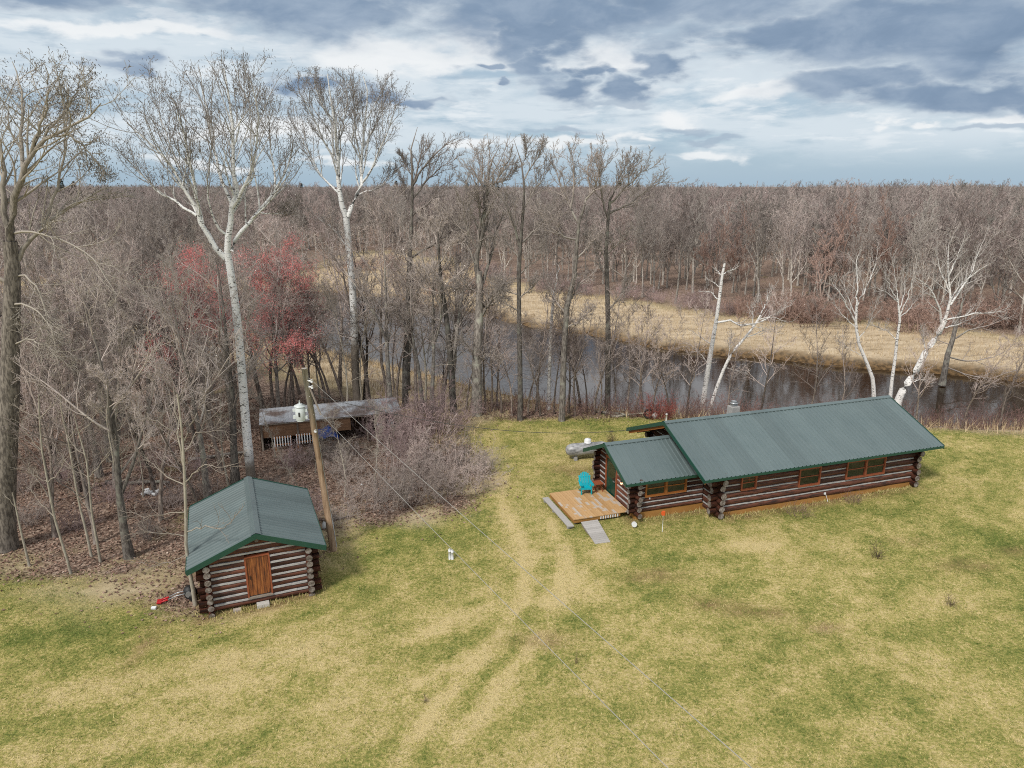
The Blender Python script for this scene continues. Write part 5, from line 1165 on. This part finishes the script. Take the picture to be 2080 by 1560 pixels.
# ------------------------------------------------------------------ shed
AS = math.radians(22.48)
shed = empty('log_shed', (-9.17, 23.02, 0), AS, 'small log shed with plank door and green metal gable roof', 'shed')
SH_, SZE, SZR = 2.39, 2.03, 2.98; ks = (SZR-SZE)/SH_
y0, y1, xw = .34, 5.2, 1.76
wl, ch = MB(), MB()
log_wall(wl, ch, (-xw, y0), (xw, y0), .06, 11, .265, .118, .34, openings=[(xw-.47, xw+.37, .34, 2.04)], ck=.13, rng=rng, lim=lambda z: None if z < SZE+.1 else (xw-(SZR-.10-z)/ks, xw+(SZR-.10-z)/ks))
wl.build('log_wall', [M_log, M_end], shed); ch.build('chinking', M_chink, shed); wl, ch = MB(), MB()
log_wall(wl, ch, (-xw, y1), (xw, y1), .06, 11, .265, .118, .34, (), rng, lambda z: None if z < SZE+.1 else (xw-(SZR-.10-z)/ks, xw+(SZR-.10-z)/ks))
wl.build('log_wall', [M_log, M_end], shed); ch.build('chinking', M_chink, shed)
for xx in (-xw, xw):
    wl, ch = MB(), MB(); log_wall(wl, ch, (xx, y0), (xx, y1), -.07, 8, .265, .118, .33, (), rng); wl.build('log_wall', [M_log, M_end], shed); ch.build('chinking', M_chink, shed)
gable_roof(shed, 'roof', lambda u, v, z: (v, u, z), -.02, 5.57, SH_, SH_, 0., SZE, SZR, M_redw, rm=M_roof2)
for xv in (0.,):
    b = MB(); b.rings([(xv, .06, SZR-.27), (xv, 1.2, SZR-.27)], .075, 12, 0, True, 1); b.build('ridge_pole', [M_log, M_end], shed)
def door_mat(s):
    o = s.obj(); x, y, z = s.sep(o); n = s.noise(s.scale(o, (9, 3, .9)), 1.6, 5, .65)
    return {'Base Color': s.ramp(n, [(.32, (.03, .012, .007)), (.5, (.21, .065, .018)), (.68, (.40, .15, .04))]), 'Roughness': .65}
dr = MB()
for i in range(5): dr.box(-.43+i*.152, y0-.10-.004*(i % 2), .44, -.43+i*.152+.146, y0-.05, 1.98)
dd_ = dr.build('door', material('plank_door', door_mat), shed)
h_ = MB(); h_.box(-.36, y0-.135, 1.12, -.33, y0-.105, 1.27); h_.build('handle', M_black, dd_)
df = MB()
for q in ((-.49, .40, -.432, 2.03), (.332, .40, .39, 2.03), (-.432, 1.985, .332, 2.03)): df.box(q[0], y0-.13, q[1], q[2], y0+.05, q[3])
df.build('door_frame', M_redw, shed)
MB().box(-.49, y0-.16, .34, .39, y0+.05, .398).build('threshold', M_rafter, shed)

# ------------------------------------------------------------------ open lean-to among the trees
lA, lB = at(526, 864, 1.6), at(816, 837, 1.6); lv_ = lB-lA; LL = float(np.hypot(lv_[0], lv_[1])); la = math.atan2(lv_[1], lv_[0])
lean = empty('lean_to', (lA[0], lA[1], 0), la, 'long low open fronted lean-to with sheet metal roof among the trees', 'shed')
def tin(s):
    o = s.obj(); n = s.noise(o, .8, 5, .65)
    return {'Base Color': s.mix(s.smooth(n, .4, .62), (.46, .49, .53), (.17, .13, .115)), 'Roughness': .42, 'Metallic': .35}
rf = MB(); n = int(LL/.12)
vs = [(LL*i/n, y, z + .012*(i % 2)) for y, z in ((0, 1.62), (2.4, 1.86)) for i in range(n+1)]
rf.add(vs, [(i, i+1, n+2+i, n+1+i) for i in range(n)]); rf.box(0, .03, 1.54, LL, .09, 1.60, 1); rf.box(0, 2.3, 1.77, LL, 2.36, 1.83, 1)
rf.build('roof', [material('old_roof_tin', tin), M_rafter], lean)
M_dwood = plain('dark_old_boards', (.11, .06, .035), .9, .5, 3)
bw = MB(); n = int(LL/.2)
for i in range(n): bw.box(LL*i/n, 2.2+.004*(i % 2), -.1, LL*(i+1)/n-.01, 2.23, 1.75)
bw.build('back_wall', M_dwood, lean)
for x in np.linspace(.1, LL-.1, 5): MB().cyl((x, .08, -.2), (x, .08, 1.54), .06, .055, 8).build('post', M_rafter, lean)
sw_ = MB(); n = 10
for x in (.0, LL-.03): sw_.box(x, .1, 0, x+.03, 2.2, 1.55)
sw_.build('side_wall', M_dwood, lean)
fwp = MB()
for i in range(4): fwp.box(.15, .10+.004*(i % 2), .75+i*.19, 5.2, .13, .93+i*.19)
fwp.build('front_boards', plain('brown_sheathing', (.16, .085, .045), .85, .5, 2.), lean)
# things in and before the lean-to
def lpt(x, y, z=0.): return (lA[0]+x*math.cos(la)-y*math.sin(la), lA[1]+x*math.sin(la)+y*math.cos(la), z)
for i, (x, lab) in enumerate([(.75, 'white slatted rack panel leaning on the lean-to, nearest the aspen'), (2.0, 'white slatted rack panel leaning on the lean-to, beside the utility pole')]):
    r_ = empty('slatted_rack', lpt(x, -.28, gz_at(*lpt(x, -.28)[:2])), la, lab, 'rack', 'white racks at the lean-to'); r_.rotation_euler = (-.25, 0, la)
    for j in range(7): MB().box(j*.15, 0, .28, j*.15+.05, .03, .86).build('slat', M_white, r_)
    for z in (.36, .76): MB().box(-.04, .032, z, 1.0, .06, z+.06).build('rail', M_orange, r_)
    for z in (.04, .92): MB().box(z, .062, 0, z+.06, .10, .8).build('leg', M_orange, r_)
tg = MB(); r2 = np.random.default_rng(3); nu, nv = 15, 9
def tarp_z(u, v): return max(.05, .25+.55*math.exp(-((u-.62)/.22)**2-((v-.6)/.5)**2)+.35*math.exp(-((u-.25)/.2)**2-((v-.5)/.4)**2)) + r2.uniform(-.06, .06) - .5*(max(0, abs(u-.5)*2-.8)+max(0, abs(v-.5)*2-.8))
vs = [(u*1.5+r2.uniform(-.03, .03), v*.9+r2.uniform(-.03, .03), max(.0, tarp_z(u, v))) for v in np.linspace(0, 1, nv) for u in np.linspace(0, 1, nu)]
tg.add(vs, [(j*nu+i, j*nu+i+1, (j+1)*nu+i+1, (j+1)*nu+i) for j in range(nv-1) for i in range(nu-1)], 0, False)
q = lpt(2.95, -.35); tarp = tg.build('tarpaulin', plain('blue_tarp', (.006, .035, .19), .4, .5, 5), None, (q[0], q[1], gz_at(q[0], q[1])+.28)); tarp.rotation_euler = (0, 0, la); tarp.scale = (1, 1, 1.1)
tag(tarp, 'crumpled dark blue tarpaulin heaped in front of the lean-to', 'tarp')
cr = MB(); cr.box(0, 0, -.1, 1.3, .75, .30); tag(cr.build('wooden_crate', M_dwood, None, lpt(3.05, -.3, gz_at(q[0], q[1]))), 'dark wooden crate under the blue tarpaulin', 'crate').rotation_euler = (0, 0, la)
for x, sz, lab in ((7.35, .42, 'crumpled white sheet hanging at the lean-to end, outer one'), (6.75, .30, 'smaller crumpled white sheet at the lean-to end')):
    b = MB(); m = 6; vs = [(i/m*sz+r2.uniform(-.03, .03), r2.uniform(-.06, .06), .75+j/m*sz*1.2+r2.uniform(-.03, .03)) for j in range(m+1) for i in range(m+1)]
    b.add(vs, [(j*(m+1)+i, j*(m+1)+i+1, (j+1)*(m+1)+i+1, (j+1)*(m+1)+i) for j in range(m) for i in range(m)]); o = b.build('white_sheet', M_white, None, lpt(x, -.12)); o.rotation_euler = (0, 0, la); tag(o, lab, 'sheet', 'white sheets at the lean-to')

# ------------------------------------------------------------------ utility pole, transformer, wires
pb = np.array([-7.6, 27.3, 0.]); ptop = atY(618, 748, 27.3)
pole = empty('utility_pole', pb, 0, 'tall weathered wooden utility pole beside the shed', 'utility pole')
def pole_mat(s):
    o = s.obj(); n = s.noise(s.scale(o, (7, 7, .8)), 1.6, 5, .65)
    return {'Base Color': s.mix(s.smooth(s.sep(o)[2], 5.2, 7.2), s.ramp(n, [(.35, (.17, .10, .055)), (.6, (.34, .235, .15))]), s.ramp(n, [(.35, (.24, .21, .18)), (.6, (.42, .385, .34))])), 'Roughness': .9}
tv = ptop-pb
b = MB(); b.rings([(0, 0, -.3), tuple(tv*.5), tuple(tv)], [.155, .135, .115], 14); b.build('shaft', material('weathered_pole', pole_mat), pole)
def pz(z): return tv*(z/tv[2])
b = MB(); x, y, z = pz(tv[2]-.5)
for dz in (0, -.25, -2.1): b.cyl((x+.1, y-.08, z+dz), (x+.24, y-.10, z+dz), .03, .045, 8); b.cyl((x+.24, y-.10, z+dz-.05), (x+.24, y-.10, z+dz+.06), .05, .04, 8)
b.build('insulators', M_white, pole)
b = MB(); b.rings([tuple(pz(tv[2]-.4)+[.12, -.05, 0]), tuple(pz(2.)+[.15, -.08, 0]), tuple(pz(.2)+[.17, -.1, 0])], .014, 6); b.build('ground_wire', M_grey, pole)
b = MB(); q = pz(tv[2]-.75); b.beam(tuple(q+[.1, -.06, 0]), tuple(q+[.55, -.3, -1.1]), .05, .05); b.build('brace', M_rafter, pole)
tcx = atY(610, 838, 27.2)-pb
tr_ = empty('transformer', pb+tcx, 0, 'pale grey finned transformer can mounted on the utility pole', 'transformer')
M_tr = plain('pale_grey_paint', (.56, .60, .60), .45, .08)
b = MB(); b.rings([(0, 0, -.34), (0, 0, -.3), (0, 0, .22), (0, 0, .27)], [.17, .2, .2, .15], 16); b.build('tank', M_tr, tr_)
b = MB(); b.rings([(0, 0, .27), (0, 0, .30), (0, 0, .36)], [.23, .23, .10], 16); b.build('lid', M_tr, tr_)
for sg in (-1, 1): MB().box(sg*.24-.05, -.05, -.25, sg*.24+.05, .05, -.12).build('bracket', M_tr, tr_); MB().box(sg*.24-.05, -.05, .05, sg*.24+.05, .05, .16).build('bracket', M_tr, tr_)
b = MB(); b.cyl((0, 0, .36), (0, 0, .52), .035, .02, 8); b.build('bushing', M_tr, tr_)
MB().box(-.02, -.215, -.12, .04, -.19, .06).build('valve', M_black, tr_)
def wire(name, A, B, sag, r, lab, mat):
    A = np.array(A, float); B = np.array(B, float); t = np.linspace(0, 1, 40)[:, None]; P = A+(B-A)*t; P[:, 2] -= 4*sag*(t*(1-t))[:, 0]
    b = MB(); b.rings([tuple(p-A) for p in P], r, 6); o = b.build(name, mat, None, A); tag(o, lab, 'wire')
M_wire = plain('bare_aluminium_wire', (.30, .29, .27), .5, .2, 40)
w1 = atY(636, 824, 27.2); e1 = at(1375, 1565, 7.2); e1 = w1+(e1-w1)*1.5
wire('power_line', w1, e1, .12, .0065, 'lower pale power line running from the pole over the lawn', M_wire)
w2 = atY(628, 768, 27.2); e2 = at(1550, 1565, 7.9); e2 = w2+(e2-w2)*1.5
wire('power_line', w2, e2, .12, .0065, 'upper pale power line running from the pole top over the lawn', M_wire)
cg = world(-1.2, W+.3, 2.35)
wire('service_cable', atY(630, 800, 27.3), cg, .75, .012, 'dark sagging service cable from the pole to the cabin gable', plain('dark_cable', (.07, .07, .07), .7, .6, 60))

# ------------------------------------------------------------------ small things about the yard
tk = empty('propane_tank', (4.3, 37.95, .0), ANG*.6, 'weathered grey propane tank lying behind the cabin wing', 'tank')
def tank_mat(s):
    o = s.obj(); n = s.noise(s.scale(o, (2, 1, 5)), 1.6, 5, .65)
    return {'Base Color': s.ramp(n, [(.33, (.13, .13, .13)), (.5, (.27, .27, .275)), (.7, (.44, .44, .45))]), 'Roughness': .5, 'Metallic': .1}
b = MB(); rr = .37; prof = [(-1.28, .04), (-1.25, .18), (-1.17, .27), (-1.05, .33), (-.9, rr), (.9, rr), (1.05, .33), (1.17, .27), (1.25, .18), (1.28, .04)]
b.rings([(x, 0, .56) for x, r in prof], [r for x, r in prof], 22); b.build('vessel', material('old_tank_paint', tank_mat), tk)
b = MB(); b.rings([(.0, 0, .94), (.0, 0, 1.10), (.0, 0, 1.17), (.0, 0, 1.2)], [.2, .2, .15, .04], 16); b.build('valve_dome', M_white, tk)
for x in (-.75, .75): MB().box(x-.08, -.3, -.1, x+.08, .3, .22).build('saddle', M_stone, tk)
pc = at(1288, 1071); b = MB(); b.rings([(0, .06, .13), (0, -.06, .155)], [.12, .12], 20); b.rings([(0, -.06, .156), (0, -.085, .16)], [.10, .10], 20); o = b.build('round_white_cap', M_white, None, pc); tag(o, 'round white plastic cap standing in the grass at the wing corner', 'cap')
sk = at(1345, 1080); st_ = empty('marker_stake', sk, 0, 'thin white marker stake with orange top before the cabin', 'stake')
MB().cyl((0, 0, -.1), (.01, 0, .82), .012, None, 8).build('rod', M_white, st_)
b = MB(); b.box(-.06, -.03, .80, .08, .03, 1.02); b.box(-.09, -.02, .84, -.06, .02, .98); b.build('orange_head', plain('orange_plastic', (.62, .10, .02), .5, .1), st_, bevel=.01)
pp = at(916, 1135); pv = empty('vent_pipes', pp, 0, 'pair of short white capped pipes standing in the lawn', 'pipe')
for x in (-.05, .06):
    q = MB(); q.cyl((x, 0, -.1), (x, 0, .42 if x < 0 else .38), .05, None, 12); qo = q.build('pipe', M_white, pv); k = MB(); z = .42 if x < 0 else .38; k.rings([(x, 0, z-.07), (x, 0, z+.01), (x, 0, z+.04)], [.058, .058, .03], 12); k.build('cap', M_white, qo)
vp = at(1353, 860); b = MB(); b.cyl((0, 0, -.1), (0, 0, .62), .055, None, 12); b.rings([(0, 0, .60), (0, 0, .66)], .07, 12); tag(b.build('vent_pipe', M_white, None, vp), 'single white vent pipe standing behind the cabin gable', 'pipe')
bp = at(1330, 850); b = MB(); b.rings([(0, 0, 0), (0, 0, .08), (0, 0, .2), (0, 0, .34), (0, 0, .42)], [.08, .17, .22, .17, .05], 14); tag(b.build('grey_pot', M_stone, None, bp), 'small round grey pot at the lawn edge behind the cabin', 'pot')
tp_ = at(1318, 850); b = MB(); n = 20
for i in range(n): 
    t0, t1 = 2*PI*i/n, 2*PI*(i+1)/n; b.cyl((.30*math.cos(t0), 0, .33+.30*math.sin(t0)), (.30*math.cos(t1), 0, .33+.30*math.sin(t1)), .07, None, 8)
tag(b.build('old_tyre', M_black, None, tp_), 'old dark tyre standing beside the grey pot', 'tyre')
for px, py, L, r, a, m, lab in [(1278,846,2.6,.10,.1,M_pale,'pale fallen log lying along the bank behind the cabin'), (1235,842,2.4,.12,-.5,M_oak,'dark fallen log in the brush pile on the bank'), (1222,838,1.6,.07,-.9,M_pale,'pale broken limb on the brush pile'), (440,930,3.,.11,.3,M_oak,'dark fallen log in the leaf litter'), (280,985,3.4,.12,-.05,M_oak,'mossy fallen trunk by the white scraps in the woods'), (1760,846,2.6,.05,.0,M_pale,'pale fallen limb behind the roof end'), (1905,850,3.2,.05,-.25,M_pale,'long pale dead bough lying beyond the roof corner')]:
    p = at(px, py); g = Geo(); t = np.linspace(-.5, .5, 8)
    P = np.stack([t*L*math.cos(a), t*L*math.sin(a), r*.8+np.sin(t*5)*.06+.05], -1); R_ = r*(1-.4*(t+.5)); g.tubes(P[None], R_[None], 8)
    Q, q = spawn(RNG, P[None], R_[None], 5, .1, .9, .3, .9, 4, .2, .05, .5, .01); g.tubes(Q, q, 4)
    o = link('fallen_log', g.mesh('fallen_log', m), None, (p[0], p[1], gz_at(p[0], p[1]))); tag(o, lab, 'log')
def scraps(px, py, n, s_, sp, lab, name='plastic_scraps'):
    p = at(px, py); b = MB()
    for i in range(n):
        x, y = RNG.normal(0, sp, 2)*[1, .5] if n > 1 else (0, 0); q = Matrix.Translation((x, y, s_*.4)) @ Matrix.Rotation(U(0, 3), 4, 'Z') @ Matrix.Rotation(U(-.4, .4), 4, 'X'); b.box(-s_*.6, -s_*.4, -s_*.3, s_*.6, s_*.4, s_*.3, 0, q)
    tag(b.build(name, M_white, None, (p[0], p[1], gz_at(p[0], p[1])), bevel=s_*.12), lab, 'scrap')
scraps(313, 1238, 1, .15, .1, 'white plastic scrap on the grass left of the shed', 'plastic_scrap'); scraps(735, 985, 1, .12, .1, 'tiny white scrap in the leaves by the thicket', 'plastic_scrap')
for i, (px, py, s_) in enumerate([(293,1006,.22), (303,1004,.28), (314,1007,.2), (322,1000,.24), (299,997,.18)]):
    scraps(px, py, 1, s_, .1, 'white scrap in the small litter heap among the leaves', 'plastic_scrap'); bpy.context.scene.objects[-1]
for o in scene.objects:
    if o.name.startswith('plastic_scrap') and 'heap' in o.get('label', ''): o['group'] = 'white scraps heaped in the woods'
bk = at(535, 1231); o = MB().box(-.22, -.12, -.03, .22, .12, .14).build('concrete_block', plain('pale_concrete', (.46, .44, .41), .9, .2, 8), None, bk, .01); o.rotation_euler = (0, 0, AS); tag(o, 'pale concrete block step below the shed door', 'block')
bk = at(482, 1240); o = MB().box(-.14, -.07, -.03, .14, .07, .07).build('small_brick', plain('pale_brick', (.42, .36, .31), .9, .2, 8), None, bk, .008); o.rotation_euler = (0, 0, AS); tag(o, 'small pale brick lying at the shed foot', 'brick')
p0, p1 = at(664, 1062), at(712, 1049); b = MB(); b.cyl((0, 0, .06), tuple(p1-p0+[0, 0, .06]), .045, .04, 10); tag(b.build('pipe_length', M_rafter, None, p0), 'grey length of pole lying beside the utility pole foot', 'pole')
bk = at(668, 1073); b = MB(); b.rings([(-.22, 0, .15), (.22, .06, .13)], [.16, .12], 16); b.rings([(-.24, 0, .15), (-.2, 0, .15)], [.17, .17], 16); tag(b.build('white_bucket', plain('dirty_white_plastic', (.48, .48, .47), .6, .2), None, bk), 'dirty white bucket lying on its side by the utility pole', 'bucket')
# garden machine lying against the shed side
mp = at(378, 1223); mc = empty('garden_tiller', (mp[0]-.1, mp[1]+.1, 0), .28, 'dark garden machine with red handle grips lying left of the shed', 'garden machine')
b = MB(); b.rings([(.2, .1, .02), (.2, .1, .12), (.2, .1, .38), (.2, .1, .48), (.2, .1, .52)], [.13, .2, .22, .17, .06], 16); b.build('engine', M_black, mc)
b = MB(); b.rings([(.2, -.12, .30), (.2, -.15, .30)], [.12, .12], 16); b.build('starter_cover', M_grey, mc)
for y in (-.02, .2):
    b = MB(); b.rings([(.1, y, .30), (-.25, y, .26), (-.62, y*.8, .12)], .018, 8); sh_ = b.build('handle', M_grey, mc)
    b = MB(); b.rings([(-.55, y*.8, .15), (-.86, y*.7, .07)], .036, 10); b.build('grip', M_redp, sh_)
b = MB(); b.box(-.95, -.06, .03, -.78, .2, .11); b.build('red_guard', M_redp, mc, bevel=.02)
for y in (-.12, .3): b = MB(); b.rings([(.32, y-.03, .14), (.32, y+.03, .14)], [.14, .14], 16); b.build('wheel', M_black, mc)
